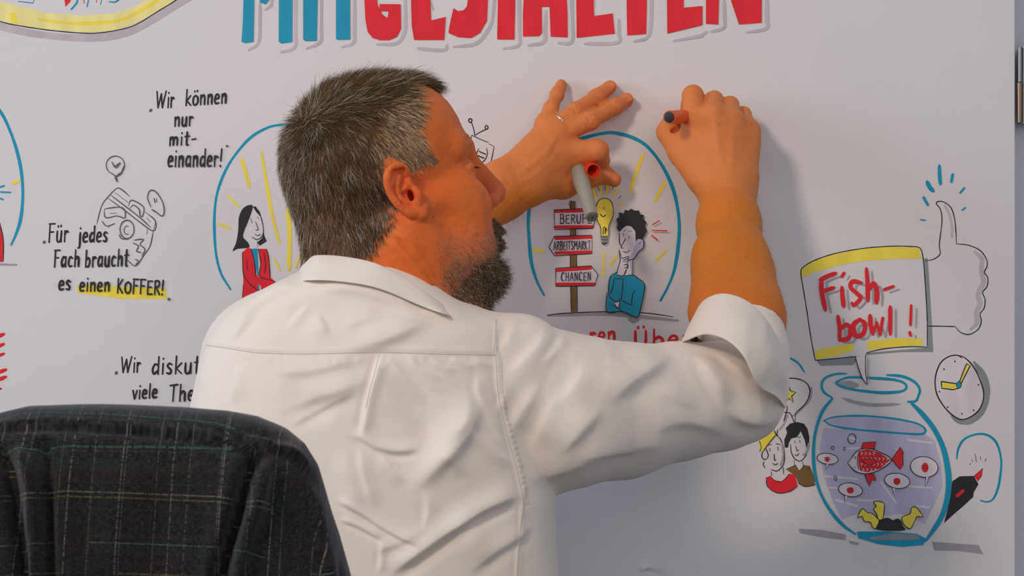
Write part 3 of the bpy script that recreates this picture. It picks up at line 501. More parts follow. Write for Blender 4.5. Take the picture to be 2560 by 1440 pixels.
d.s([(480, 510), (560, 485), (760, 480), (960, 500), (1100, 530), (1155, 570), (1130, 600), (1000, 595), (700, 570), (540, 545), (482, 512)], 13, 'teal')
d.s([(628, 197), (560, 200), (490, 225), (465, 270), (480, 320), (535, 358)], 15, 'teal'); d.s([(900, 206), (1000, 215), (1080, 250), (1118, 300), (1108, 350), (1090, 380), (1040, 385)], 17, 'teal')
d.f([(560, 262), (650, 245), (710, 270), (690, 290), (620, 285)], 'grey', True); d.s([(565, 250), (650, 222), (820, 228), (960, 240), (1025, 270), (1010, 310), (900, 325), (750, 315), (620, 290), (562, 262), (580, 245)], 17, 'teal'); d.s([(700, 305), (850, 320), (980, 315)], 12, 'teal')
d.s([(600, 358), (680, 385), (800, 405), (990, 400)], 20, 'grey', taper=.9)
d.s([(535, 365), (470, 450), (425, 580), (410, 720), (420, 860), (460, 1000), (530, 1120), (610, 1210), (690, 1268)], 21, 'teal', n=8); d.s([(1065, 395), (1130, 460), (1210, 560), (1270, 680), (1300, 800), (1312, 920), (1300, 1040), (1265, 1150), (1210, 1240), (1160, 1310)], 36, 'teal', taper=.5, n=8)
d.f([(700, 1250), (900, 1250), (1100, 1265), (1165, 1300), (1140, 1340), (1000, 1352), (850, 1335), (710, 1295)], 'teal'); d.f([(780, 1290), (950, 1262), (1110, 1272), (1120, 1300), (980, 1308), (800, 1305)], 'green')
d.f([(640, 790), (700, 710), (770, 695), (850, 720), (930, 772), (860, 835), (770, 862), (700, 850)], 'skin', True); d.f([(712, 715), (770, 700), (850, 725), (922, 772), (860, 830), (770, 855), (720, 845), (708, 780)], 'red')
for i in range(26):
    x = 725+(i % 7)*27+(i//7 % 2)*10; y = 722+(i//7)*36
    if abs(y-776) < 78-abs(x-770)*.45: d.s([(x, y), (x+11, y+7), (x+1, y+17)], 4.5, 'skin')
d.f([(735, 765), (820, 770), (815, 795), (780, 810), (745, 790)], 'red'); d.s([(735, 765), (820, 770), (812, 798), (775, 806), (748, 790), (735, 765)], 4)
d.s([(640, 790), (700, 715), (770, 695), (850, 720), (930, 772), (860, 835), (770, 865), (690, 850), (640, 795)], 6); d.s([(715, 715), (703, 770), (712, 835)], 5); d.s([(687, 748), (689, 765)], 6); d.s([(675, 828), (690, 820)], 4)
for pl in ([(730, 695), (740, 658), (828, 652), (818, 698)], [(932, 772), (990, 685), (1008, 720), (1005, 760), (1010, 800), (990, 838)], [(752, 865), (815, 868), (826, 912), (798, 905), (785, 950), (765, 905)]): d.f(pl, 'red'); d.s(pl, 4.5, closed=True, smooth=False)
for cx, cy, rx, ry, tl, dots in ((504, 765, 70, 36, [(495, 800), (490, 840), (512, 800)], 1), (1148, 820, 92, 68, [(1160, 885), (1155, 952), (1180, 885)], 2), (968, 912, 84, 50, [(935, 960), (955, 1018), (955, 962)], 3), (657, 972, 80, 45, [(618, 1010), (622, 1062), (638, 1016)], 4)):
    d.disc(cx, cy, rx, ry, 'skin', 6); d.ring(cx, cy, rx, ry, 5, rot=8); d.f(tl, 'skin'); d.s(tl, 4.5, smooth=False); r = ry*.42; d.disc(cx-2+(8 if dots == 2 else 0), cy+4, 15+(8 if dots > 1 else 0), r*1.15, 'red'); d.s([(cx-24, cy-8), (cx+18, cy-6)], 5); d.s([(cx-20, cy+8), (cx+20, cy+8)], 5)
d.ring(667, 632, 27, 33, 5); d.ring(540, 692, 10, 11, 4); d.ring(617, 698, 7, 10, 4); d.ring(557, 895, 8, 16, 4, rot=-15)
for pl in ([(705, 1155), (735, 1098), (770, 1125), (800, 1130), (845, 1175), (835, 1230), (805, 1222), (790, 1190), (750, 1180), (735, 1150)], [(812, 1050), (880, 1062), (872, 1165), (845, 1172), (830, 1130), (812, 1100), (828, 1080)], [(1000, 1170), (1010, 1150), (1055, 1130), (1065, 1092), (1095, 1090), (1140, 1150), (1100, 1150), (1085, 1180), (1055, 1232), (1020, 1210)]): d.f(pl, 'yellow'); d.s(pl, 5, closed=True)
d.f([(832, 1235), (845, 1190), (875, 1165), (910, 1160), (940, 1175), (965, 1165), (990, 1175), (1008, 1215), (1020, 1240), (930, 1246)], 'black', True)
d.f([(690, 92), (770, 58), (762, 140), (768, 272), (735, 220)], 'skin'); d.s([(690, 88), (710, 160), (735, 225), (768, 272)], 5.5); d.s([(768, 272), (758, 190), (756, 110), (762, 66), (775, 58)], 5.5); d.s([(775, 100), (775, 265)], 8, 'grey')
d.done()
# ---- clock, marker drawing, pair of heads
d = Draw('clock_drawing', 'drawn round clock with yellow hands and grey shadow', 1880, 860, 2.667)
d.s([(1480, 120), (1545, 220), (1565, 330), (1530, 450), (1450, 515), (1370, 510), (1330, 480)], 42, 'green', taper=.7)
d.f([(1365, 78), (1430, 100), (1500, 190), (1545, 330), (1520, 430), (1450, 495), (1380, 500), (1300, 440), (1235, 340), (1222, 230), (1260, 130)], 'skin', True); d.s([(1340, 76), (1400, 82), (1460, 130), (1510, 215), (1545, 330), (1520, 430), (1450, 490), (1380, 500), (1300, 440), (1235, 340), (1222, 230), (1255, 130), (1310, 85), (1365, 75), (1400, 92)], 9)
for pl in ([(1430, 132), (1455, 145), (1395, 262), (1382, 255)], [(1262, 250), (1370, 266), (1378, 295), (1340, 305), (1265, 295)]): d.f(pl, 'yellow'); d.s(pl, 8, closed=True, smooth=False)
d.disc(1380, 272, 17, 22, 'teal'); d.ring(1380, 272, 17, 22, 4)
for x, y in ((1353, 116), (1280, 168), (1250, 318), (1305, 422), (1400, 465), (1478, 442), (1510, 272)): d.disc(x, y, 5, 6, 'black')
d.done()
d = Draw('felt_pen_drawing', 'drawn black felt pen with red tip beneath a teal arc', 1880, 860, 2.667)
d.s([(1365, 765), (1375, 700), (1410, 640), (1470, 608), (1540, 600), (1600, 625), (1640, 680), (1662, 780), (1655, 880), (1640, 960), (1610, 1030), (1570, 1052), (1525, 1044)], 15, 'teal', n=8)
d.f([(1335, 915), (1385, 882), (1455, 880), (1480, 880), (1510, 935), (1478, 990), (1475, 1020), (1410, 1080), (1340, 1140), (1280, 1195), (1305, 1100), (1325, 1010)], 'black'); d.f([(1480, 880), (1540, 828), (1530, 880), (1505, 915)], 'red'); d.s([(1480, 880), (1540, 828), (1530, 880), (1505, 915)], 4, smooth=False); d.s([(1368, 1012), (1405, 980)], 26, 'red', taper=.1)
for p in ([(1452, 805), (1458, 795)], [(1465, 770), (1472, 785)], [(1487, 732), (1496, 785)], [(1522, 750), (1525, 772)], [(1560, 765), (1554, 780)]): d.s(p, 5)
d.done()
d = Draw('two_heads_drawing', 'drawn pair of talking heads with star speech bubble', 1880, 860, 2.667)
d.s([(120, 30), (200, 80), (260, 98), (310, 130), (348, 185)], 15, 'teal'); d.s([(395, 290), (385, 370), (330, 430), (290, 470), (270, 480)], 16, 'grey'); d.s([(238, 470), (215, 530), (185, 570)], 14, 'grey')
d.s([(120, 300), (180, 240), (260, 228), (330, 240), (375, 275), (385, 330), (355, 400), (300, 450), (290, 465)], 7); d.s([(290, 460), (286, 530)], 6); d.s([(286, 530), (268, 490), (252, 460), (215, 455)], 6); d.s([(228, 405), (235, 430), (212, 515)], 6)
st = [(242, 262), (256, 312), (292, 322), (264, 348), (275, 390), (248, 362), (225, 385), (228, 345), (205, 325), (232, 310)]; d.f(st, 'yellow'); d.s(st, 7, closed=True, smooth=False)
d.f([(218, 690), (215, 640), (235, 590), (225, 560), (255, 530), (300, 520), (345, 530), (370, 565), (382, 620), (380, 690), (365, 700), (352, 640), (325, 580), (300, 620), (262, 630), (245, 660), (240, 690)], 'black'); d.s([(258, 670), (262, 720), (285, 765), (325, 780), (360, 740), (380, 680)], 6); d.s([(340, 740), (365, 720), (380, 660)], 16, 'grey')
for p in ([(285, 645), (287, 660)], [(318, 640), (320, 658)], [(292, 680), (300, 712), (310, 705)], [(285, 735), (300, 745), (312, 728)], [(275, 625), (290, 618)], [(305, 622), (325, 618)], [(280, 775), (285, 815)], [(338, 785), (342, 815)]): d.s(p, 5)
d.f([(228, 835), (290, 808), (315, 845), (350, 808), (385, 812), (420, 900), (415, 945), (360, 948), (310, 930), (290, 880)], 'brown'); d.s([(228, 835), (290, 808), (315, 850), (350, 806)], 5, smooth=False); d.s([(310, 930), (360, 950), (425, 935)], 5)
d.f([(50, 640), (100, 590), (145, 575), (155, 610), (110, 665), (75, 720), (50, 705)], 'yellow'); d.s([(155, 610), (110, 665), (75, 715)], 6); d.s([(50, 645), (62, 690), (50, 715)], 5)
for p in ([(160, 600), (195, 645), (215, 720), (210, 800), (170, 845), (130, 838)], [(70, 715), (65, 750), (82, 770), (95, 765)], [(95, 700), (108, 740), (100, 765)], [(80, 785), (75, 805), (88, 825)], [(118, 695), (120, 715)], [(172, 685), (174, 708)], [(148, 735), (150, 775), (160, 770)], [(138, 795), (155, 805), (172, 795)], [(105, 675), (128, 668)], [(160, 665), (185, 668)], [(150, 578), (165, 612), (170, 570)], [(128, 850), (130, 880)], [(208, 820), (210, 865)]): d.s(p, 6)
d.s([(200, 660), (208, 740), (190, 810)], 11, 'grey')
d.f([(95, 890), (120, 880), (150, 910), (200, 915), (250, 865), (285, 870), (305, 950), (250, 985), (170, 995), (110, 960)], 'red'); d.s([(120, 880), (155, 912), (205, 915), (250, 865)], 5); d.s([(95, 890), (105, 950), (170, 992), (250, 982), (300, 950)], 5)
d.done()
# crease pressed into the paper between the fingers
for (x0, y0, x1, y1, w_) in ((1512, 354, 1500, 482, 13), (1531, 352, 1524, 420, 8)):
    V = []
    for i in range(13):
        t = i/12; e = math.sin(math.pi*t)**.7; x, y = x0+(x1-x0)*t+2*math.sin(t*5), y0+(y1-y0)*t
        V += [P(x-w_/2*e-.3, y, .0039), P(x-w_*.1*e, y, .0039+.0010*e), P(x+w_/2*e+.3, y, .0039)]
    o = link('paper_crease', mesh('paper_crease', V, [[3*i+k, 3*i+k+1, 3*i+k+4, 3*i+k+3] for i in range(12) for k in (0, 1)]), banner, M_paper)
# push pin and metal edge profile
M_pin = mat('pin_plastic', lin(215, 210, 205), .35)
q = P(1614, 1421, .004); pin = lathe('push_pin', [(0, .0022), (.001, .0026), (.004, .0014), (.0065, .0017), (.009, .0027), (.0105, .0025), (.0112, .001)], (q[0], -.004, q[2]), (q[0]-.002, -.016, q[2]+.001), M_pin)
tag(pin, 'small white push pin stuck in the banner near its lower edge', 'pin')
M_steel = mat('steel', lin(150, 152, 150), .28, metal=1.0, noise=(160, .25, (1, 1, .05)))
a = P(2546, 306, .01); b = P(2575, 118, .01)
prof = empty('metal_hinge', (a[0]+.006, -.004, a[2]), 'upright metal hinge on the wall at the banner right edge', 'hinge')
M_steel2 = mat('brass_steel', lin(150, 128, 108), .3, metal=1.0)
zm = P(0, 205, .01)[2]
box('leaf', (a[0]+.0045, -.004, a[2]-.001), (b[0]+.03, .019, b[2]), M_steel, prof, bevel=.001)
lathe('knuckle', [(0, .0022), (.0004, .0026), (b[2]-zm, .0026)], (a[0]+.0026, -.0062, zm), (a[0]+.0026, -.0062, b[2]), M_steel, prof, n=20)
lathe('knuckle', [(0, .0026), (zm-a[2]-.0006, .0030)], (a[0]+.0022, -.0062, a[2]), (a[0]+.0022, -.0062, zm-.0006), M_steel2, prof, n=20)
lathe('pin', [(0, .0016), (b[2]-a[2]+.002, .0016)], (a[0]+.0075, -.0062, a[2]-.001), (a[0]+.0075, -.0062, b[2]+.001), M_steel, prof, n=16)
# ---------------------------------------------------------------- the man
man = empty('person', (0.0, -.45, .55), 'bearded man in a white shirt, back turned, drawing on the banner with an orange marker', 'person')
PHI, TH = math.radians(21), math.radians(15.5)
Fv = np.array([math.cos(TH)*math.cos(PHI), math.cos(TH)*math.sin(PHI), math.sin(TH)])
Rv = np.array([math.sin(PHI), -math.cos(PHI), 0]); Uv = np.cross(Rv, Fv)
HC = P(966, 492, .42); HM = np.array([Fv, Rv, Uv])
def H(f, r, u): return HC+f*Fv+r*Rv+u*Uv
def HL(X): return (X-HC) @ HM.T
B = SDF()
# skull and face
B.ell(H(-.004, 0, .046), (.090, .072, .077), .02, M=HM)
B.ell(H(-.026, 0, .030), (.068, .068, .068), .02, M=HM)
B.ell(H(.031, 0, .048), (.059, .062, .058), .02, M=HM)
B.ell(H(.045, 0, -.018), (.050, .058, .065), .02, M=HM)
B.ell(H(.040, 0, -.062), (.048, .054, .046), .02, M=HM)
for s in (-1, 1):
    B.cap(H(.010, .058*s, -.062), H(.070, .026*s, -.106), .020, .017, .02)
    B.ell(H(.058, .040*s, -.030), (.034, .028, .036), .015, M=HM)
    B.ell(H(.050, .044*s, -.070), (.034, .022, .030), .015, M=HM)
    B.cap(H(.088, .008*s, .029), H(.070, .046*s, .033), .011, .009, .016)
    B.cap(H(.0, .066*s, -.012), H(.062, .050*s, -.016), .012, .012, .012)      # cheekbone
    B.ell(H(.098, .034*s, .006), (.020, .019, .012), .012, 's', M=HM)
    B.ell(H(.0745, .031*s, .005), (.0135, .0150, .0135), .004, M=HM)
    B.cap(H(.0865, .022*s, .0105), H(.080, .043*s, .009), .0035, .003, .004)    # upper lid
    B.cap(H(.0845, .022*s, -.002), H(.079, .042*s, -.001), .003, .003, .004)
B.cap(H(.091, 0, .024), H(.113, 0, -.022), .0085, .0110, .012)
B.ell(H(.1125, 0, -.028), (.0125, .012, .0105), .006, M=HM)
for s in (-1, 1): B.ell(H(.1015, .0135*s, -.032), (.0115, .0075, .0085), .005, M=HM)
for s in (-1, 1): B.ell(H(.1040, .0100*s, -.0400), (.0062, .0042, .0058), .002, 's', M=HM)
B.ell(H(.088, 0, -.058), (.017, .030, .016), .012, M=HM)
B.ell(H(.101, 0, -.0645), (.0095, .022, .0060), .005, M=HM)
B.ell(H(.099, 0, -.0765), (.0095, .020, .0065), .005, M=HM)
B.cap(H(.113, -.006, -.0705), H(.098, .026, -.0712), .0018, .0012, .003, 's')
B.cap(H(.113, .006, -.0705), H(.098, -.026, -.0712), .0018, .0012, .003, 's')
B.ell(H(.080, 0, -.103), (.021, .028, .018), .014, M=HM)
# neck
NB = P(935, 810, .45)
B.cap(H(-.022, 0, -.045), NB, .058, .062, .03)
B.cap(P(868, 560, .44), P(885, 760, .46), .043, .050, .03)
B.cap(H(-.012, .060, -.040), P(1075, 775, .47), .016, .014, .016)             # neck muscle
B.cap(P(1010, 610, .46), P(1110, 800, .42), .040, .045, .02)
# ear (traced in place on the right side of the head, standing off towards the back)
def E(zx, zy, o=0): return P(920+zx/7.2, 380+zy/7.2, .4885+o)
hl = [(700, 470, .002), (705, 380, .006), (670, 295, .010), (600, 245, .013), (510, 240, .016), (420, 285, .019), (360, 370, .021), (340, 470, .022), (350, 580, .021), (385, 690, .020), (440, 800, .018), (510, 900, .017), (590, 985, .015), (690, 1060, .013), (790, 1115, .011)]
B.ell(E(600, 640, .001), (.0125, .008, .026), .008, M=np.array([[.86, 0, .5], [0, 1, 0], [-.5, 0, .86]]))
B.ell(E(500, 560, .007), (.0125, .0040, .024), .008, M=np.array([[.90, .1, .42], [0, 1, 0], [-.42, 0, .90]]))
hc = crom(hl, 4); B.chain([E(*p) for p in hc], list(np.interp(np.linspace(0, 1, len(hc)), [0, .25, .7, .9, 1], [.0026, .0028, .0032, .0036, .0045])), .0022)
B.ell(E(905, 1110, .006), (.0085, .0048, .0065), .006)
B.cap(E(980, 1120, .002), E(1000, 1000, -.002), .004, .005, .006)
B.ell(E(715, 790, .014), (.0098, .0095, .0118), .002, 's', M=np.array([[.86, 0, .5], [0, 1, 0], [-.5, 0, .86]]))
B.cap(E(610, 620, .011), E(665, 490, .009), .0038, .0032, .002, 's')
B.cap(E(600, 340, .013), E(620, 420, .011), .0036, .0030, .002, 's')
B.cap(E(450, 370, .0185), E(425, 640, .0185), .0034, .0028, .002, 's')
B.cap(E(425, 640, .0185), E(590, 900, .0145), .0028, .0022, .002, 's')
B.chain([E(540, 440, .0105), E(500, 600, .012), E(520, 730, .012), E(590, 850, .0115), E(680, 905, .010), (E(800, 945, .008))], [.0030, .0030, .0028, .0026, .0024, .0024], .003)
B.cap(E(690, 640, .006), E(600, 700, .008), .0022, .002, .003)
B.ell(E(795, 790, .000), (.0044, .014, .0066), .0015, 's', M=np.array([[.93, 0, .36], [0, 1, 0], [-.36, 0, .93]]))
B.ell(E(895, 760, .006), (.0042, .0042, .0075), .005, M=np.array([[.93, 0, .36], [0, 1, 0], [-.36, 0, .93]]))
B.ell(E(880, 920, .006), (.0035, .0035, .0035), .004)
# trunk hidden in the shirt
B.cap(NB, P(900, 1100, .42), .055, .075, .03); B.cap(P(900, 1100, .42), (-.12, -.45, .70), .075, .085, .03)
SHR, ELR = P(1300, 960, .46), P(1852, 985, .315)
SHL, ELL = P(720, 900, .37), P(935, 690, .15)
B.cap(NB, SHR, .04, .045, .03); B.cap(NB, SHL, .04, .045, .03)
B.cap(SHR, ELR, .045, .034, .02); B.cap(SHL, ELL, .042, .036, .02)
# right forearm + hand
def R(zx, zy, d): return P(1620+zx/4.645, 190+zy/4.645, d)
WR = R(925, 1290, .112)
fa = [ELR, P(1862, 900, .285), P(1848, 790, .245), P(1832, 660, .195), P(1822, 560, .150), WR]
B.chain(fa, [.034, .0375, .0435, .0385, .0330, .0290], .015)
B.cap(P(1795, 780, .255), P(1795, 640, .20), .030, .024, .02)
B.cap(P(1872, 800, .245), P(1862, 700, .21), .034, .028, .02)
B.cap(R(825, 1345, .115), R(1030, 1335, .108), .0210, .0210, .015)
MC = [R(540, 500, .083), R(760, 470, .092), R(970, 520, .087), R(1160, 640, .073)]
for m_, (wx, wy, wd), r0, r1 in zip(MC, ((800, 1150, .108), (880, 1150, .110), (990, 1150, .108), (1100, 1150, .102)), (.019, .019, .018, .018), (.0140, .0145, .0140, .0138)): B.cap(R(wx, wy, wd), m_, r0, r1, .012)
B.ell(R(860, 780, .074), (.034, .017, .036), .02)
for pts, rs in (([MC[0], R(520, 230, .064), R(490, 335, .034), R(445, 445, .020)], [.0130, .0118, .0100, .0085]),
                ([MC[1], R(765, 290, .058), R(660, 400, .030), R(540, 470, .018)], [.0130, .0112, .0098, .0085]),
                ([MC[2], R(950, 345, .052), R(850, 450, .028), R(720, 520, .018)], [.0125, .0104, .0092, .0082]),
                ([MC[3], R(1100, 450, .040), R(1010, 540, .024), R(900, 590, .016)], [.0122, .0092, .0084, .0074])):
    B.chain(pts, rs, .004, kk=.004)
for zx, zy, zx2, zy2, dd in ((640, 240, 655, 355, .083), (875, 290, 925, 360, .074)): B.cap(R(zx, zy, dd), R(zx2, zy2, dd+.010), .0016, .0011, .002, 's')
B.cap(R(640, 1150, .100), R(400, 880, .075), .0210, .0160, .016)
B.cap(R(400, 880, .075), R(235, 655, .050), .0160, .0130, .006); B.cap(R(235, 655, .050), R(255, 575, .026), .0130, .0105, .004)
B.cap(R(255, 575, .026), R(360, 520, .014), .0105, .008, .004)
B.cap(R(420, 900, .080), R(500, 620, .080), .0085, .0075, .012)
B.cap(R(330, 650, .066), R(390, 620, .064), .006, .006, .004, 's')
# left hand
def L(zx, zy, d): return P(1320+zx/3.6, 180+zy/3.6, d)
WL = P(1258, 478, .088)
B.chain([ELL, P(1120, 572, .115), WL], [.038, .036, .0290], .015); B.cap(P(1240, 470, .088), P(1262, 500, .080), .024, .022, .015)
ML = [L(150, 462, .046), L(210, 515, .054), L(262, 575, .058), L(290, 720, .058)]
for m_, (wx, wy, wd), r0, r1 in zip(ML, ((-45, 985, .080), (-40, 1000, .083), (-40, 1000, .084), (-40, 1060, .080)), (.0155, .0170, .0190, .0185), (.0100, .0125, .0130, .0150)): B.cap(L(wx, wy, wd), m_, r0, r1, .012)
B.cap(P(1238, 464, .088), L(35, 690, .064), .0215, .0130, .015)
B.ell(L(150, 830, .058), (.026, .012, .020), .02)
for pts, rs in (([ML[0], L(208, 325, .040), L(262, 205, .022), L(300, 118, .0120)], [.0100, .0078, .0072, .0068]),
                ([ML[1], L(425, 350, .046), L(615, 225, .025), L(738, 135, .0130)], [.0112, .0090, .0084, .0078]),
                ([ML[2], L(560, 440, .048), L(775, 315, .026), L(883, 252, .0138)], [.0125, .0100, .0090, .0086]),
                ([ML[3], L(625, 710, .058), L(650, 790, .040)], [.0155, .0122, .0108])): B.chain(pts, rs, .006)
B.chain([L(650, 790, .040), L(560, 850, .026), L(480, 870, .020)], [.0105, .0095, .0085], .004)
B.cap(L(300, 760, .055), L(470, 770, .048), .0150, .0125, .012)
B.cap(L(60, 1040, .074), L(320, 1020, .050), .0165, .0140, .016); B.cap(L(320, 1020, .050), L(570, 955, .034), .0135, .0108, .010)
B.chain([L(570, 955, .034), L(690, 925, .032), L(775, 970, .034)], [.0108, .0102, .0085], .004)
# nails
for c_, rr in ((L(292, 96, .0190), .0042), (L(760, 118, .0208), .0050), (L(905, 236, .0222), .0056)): B.ell(c_, (rr, .0012, rr), .0012)
for a_, b_ in ((L(395, 310, .0555), L(450, 370, .0545)), (L(405, 335, .0555), L(440, 385, .0545)), (L(525, 395, .0585), L(590, 480, .0575)), (L(545, 385, .0583), L(612, 470, .0573)), (L(590, 205, .0345), L(650, 255, .0335)), (L(745, 280, .0358), L(800, 345, .0350))): B.cap(a_, b_, .0006, .0006, .0016, 's')
B.cap(R(700, 1320, .140), R(880, 1285, .1405), .0006, .0005, .002, 's')
Vb, Fb = B.mesh(.0015)
Vb = relax(Vb, Fb, 2); Nb = normals(Vb, Fb)
hl_ = HL(Vb); f_, r_, u_ = hl_.T; X_, Y_ = PX(Vb); inhead = (np.abs(r_) < .12) & (u_ > -.16) & (u_ < .16) & (np.abs(f_) < .15) & (Vb[:, 0] < P(1300, 0, .42)[0]) & (Vb[:, 1] < -.28)
# fine relief: tendons, skin unevenness
Vb = folds(Vb, Nb, [([(985, 585), (1030, 640), (1075, 695), (1135, 775)], 6, -.0026, 0), ([(1000, 620), (1040, 665), (1095, 740)], 9, .0022, .5), ([(1040, 600), (1080, 660), (1120, 740)], 12, -.0018, 0), ([(1100, 640), (1120, 690), (1150, 740)], 8, -.0012, 0),
      ([(1170, 395), (1150, 405), (1130, 412)], 4, -.0007, 0), ([(1172, 430), (1160, 450), (1150, 462)], 4, -.0005, 0), ([(1205, 470), (1222, 520), (1228, 560)], 7, -.0012, 0), ([(1398, 330), (1360, 385), (1290, 440)], 7, .0009, 0), ([(1395, 345), (1375, 395), (1310, 450)], 6, -.0007, 0), ([(1392, 385), (1340, 430), (1290, 465)], 7, .0008, 0),
      ([(1735, 300), (1752, 370), (1780, 440)], 9, .0008, 0), ([(1785, 290), (1795, 360), (1805, 430)], 9, .0008, 0), ([(1830, 300), (1832, 370), (1825, 440)], 9, .0008, 0), ([(1760, 478), (1800, 466), (1850, 470)], 3, -.0007, 0), ([(1440, 266), (1448, 278)], 3, -.0009, 0), ([(1465, 290), (1476, 310)], 3, -.0009, 0), ([(1476, 288), (1486, 304)], 3, -.0007, 0)])
Vb = Vb+Nb*(.00035*vnoise(Vb*130, 2)+.0002*vnoise(Vb*420, 3))[:, None]
# ---- skin colour zones
base = np.array([.72, .195, .030]); C = np.tile(base, (len(Vb), 1))
def mixc(mask, c, a=1.0):
    global C
    m = (np.clip(mask, 0, 1)*a)[:, None]; C = C*(1-m)+np.array(c)*m
def blob(px, py, r): return np.exp(-((X_-px)**2+(Y_-py)**2)/r**2)
arms = ~inhead & (Vb[:, 1] > -.45)
n1 = vnoise(Vb*38, 5); n2 = vnoise(Vb*110, 6)
mixc(inhead*1., (.78, .165, .028), .9)
mixc(np.clip(n1, 0, 1), (.72, .14, .030), .35); mixc(np.clip(-n1, 0, 1), (.60, .19, .035), .4); mixc(np.clip(n2, 0, 1), (.58, .14, .03), .22)
mixc(arms*np.exp(-((Y_-600)/150)**2), (.66, .215, .016), .6)
mixc(inhead*blob(1010, 480, 70)*(np.linalg.norm(Vb-E(600, 650, .01), axis=1) < .045), (.82, .15, .035), .8)
mixc(blob(975, 520, 40)*inhead, (.80, .17, .06), .3)
mixc(inhead*blob(1235, 600, 22), (.55, .13, .09), .8)
mixc(inhead*blob(1230, 480, 45)*(f_ > .09), (.56, .13, .065), .6)
for k_ in ((1540, 225, 26), (1515, 215, 22), (1400, 215, 22), (1568, 255, 24), (1540, 445, 30), (1510, 370, 25)): mixc(arms*blob(*k_), (.68, .17, .085), .5)
mixc(arms*np.clip((500-Y_)/60, 0, 1), (.76, .255, .085), .6)
for _ in range(150):                                                 # freckles and small marks
    k_ = rng.integers(len(Vb)); c0 = Vb[k_]; dd = ((Vb-c0)**2).sum(1); mixc(np.exp(-dd/(.0011+.0006*rng.random())**2), (.42, .13, .06), .6)
bn_ = .006*vnoise(Vb*90, 51)+.003*vnoise(Vb*260, 52)
beardz = inhead*np.clip((-u_-.080-.16*np.clip(.075-f_, 0, .1)+.020*np.clip((f_-.078)/.012, 0, 1)+bn_)/.010, 0, 1)*np.clip((f_-.012+bn_)/.012, 0, 1)
stub = inhead*np.clip((-u_-.035+bn_)/.05, 0, 1)*np.clip((f_+.004+bn_*1.5)/.03, 0, 1)*(f_ < .088)
mixc(stub, (.50, .19, .12), .30)
# hairline: traced along the right temple, further forward over the far side
def scalp(f, r, u, e=0):
    edge = np.where(u > .080, .040+.034*np.clip((.034-r)/.02, 0, 1), .037+.006*np.sin(u*90))
    low = np.where(f > .002, .020, .008-1.0*(.002-f))
    low = np.where(f < -.060, -.09, low); n_ = .006*vnoise(np.stack([f, r, u], -1)*150, 21)
    return np.clip((edge-f+e+n_)/.007, 0, 1)*np.clip((u-low+e+n_)/.007, 0, 1)
sc_ = scalp(f_, r_, u_)*inhead; earm = (np.linalg.norm(Vb-E(600, 660, .012), axis=1) < .040) & (r_ > .0755)
sc_ = sc_*~earm
mixc(sc_, (.085, .055, .035), .92); mixc(sc_*np.clip(1-np.hypot((X_-1070)/120, (Y_-410)/170), 0, 1), (.30, .17, .09), .9); mixc(beardz, (.075, .05, .035), .85)
me = mesh('body', Vb, Fb); color_attr(me, 'tint', C)
M_skin = mat('skin', (.6, .25, .1, 1), .52, attr='tint', noise=(900, .06, (1, 1, 1)), bump=[(520, .35, .0006), (1500, .25, .0003)], sss=.10, spec=.26)
body = link('body', me, man, M_skin)
# eyes
M_eye = mat('eyeball', lin(205, 200, 195), .15)
for s in (-1, 1):
    c_ = H(.0742, .031*s, .0045); lathe('eye', [(0, .0005), (.0008, .004), (.003, .0078), (.0065, .0112), (.0115, .0125), (.0165, .0112), (.020, .0078), (.0222, .004), (.023, .0005)], c_-Fv*.0115, c_+Fv*.0115, M_eye, man, n=24)
# ---- hair
M_hair = mat('hair', (.2, .15, .1, 1), .5, attr='tint', spec=.14)
tri = Fb; cen = Vb[tri].mean(1); cn = Nb[tri].mean(1); cn /= np.linalg.norm(cn, axis=1)[:, None]
ar = np.linalg.norm(np.cross(Vb[tri[:, 2]]-Vb[tri[:, 0]], Vb[tri[:, 3]]-Vb[tri[:, 1]]), axis=1)/2
def sample(wt, n):
    p = wt*ar; p = p/p.sum(); i = rng.choice(len(p), n, p=p); a = rng.random((n, 4))+.05; a /= a.sum(1)[:, None]
    return (Vb[tri[i]]*a[:, :, None]).sum(1), cn[i], i
fsc = sc_[tri].mean(1)
cx_, cy_ = PX(cen); side = np.where(cn[:, 1] < .35, 1., .35)*(1+2.5*np.exp(-((cx_-915)**2+(cy_-560)**2)/55**2))
ro, nr, ii = sample(fsc*side*(1+1.6*np.exp(-((HL(cen)-np.array([-.070, .030, .100]))**2).sum(1)/.03**2)), 54000)
lf, lr, lu = HL(ro).T; top = np.clip((lu-.075)/.035, 0, 1); back = np.clip((-lf-.02)/.03, 0, 1); ss = np.sign(lr)
# flow: out from the crown, forward over the top, down the sides and back, in clumps
WF = np.array([-.070, .030, .100]); rad_ = np.stack([lf, lr, lu], -1)-WF+rng.normal(size=(len(ro), 3))*.010; rad_ /= np.linalg.norm(rad_, axis=1)[:, None]+1e-6
sd = (1-top)[:, None]; g_ = vnoise(ro*75, 8); g2 = vnoise(ro*190, 9); g3 = vnoise(ro*75, 13)
dl = rad_*np.array([1., .8, 1.])+sd*np.array([-.10, 0, -.9])+top[:, None]*np.array([.35, 0, 0])+.42*np.stack([g_, g3, .3*g2], -1)+.42*np.stack([g2, vnoise(ro*190, 15), 0*g2], -1)
dirs = dl[:, :1]*Fv+dl[:, 1:2]*Rv+dl[:, 2:]*Uv
dirs -= nr*(dirs*nr).sum(1)[:, None]; dirs /= np.linalg.norm(dirs, axis=1)[:, None]+1e-9
rx, ry = PX(ro)
ln = .0125+.011*top+.003*back+.006*top*np.clip((lf-.02)/.03, 0, 1); ln = ln*np.where((lu < .045) & (lf > -.02), .72, 1)*np.where(lu < -.02, .8, 1); ln = ln*(.75+.5*rng.random(len(ln)))
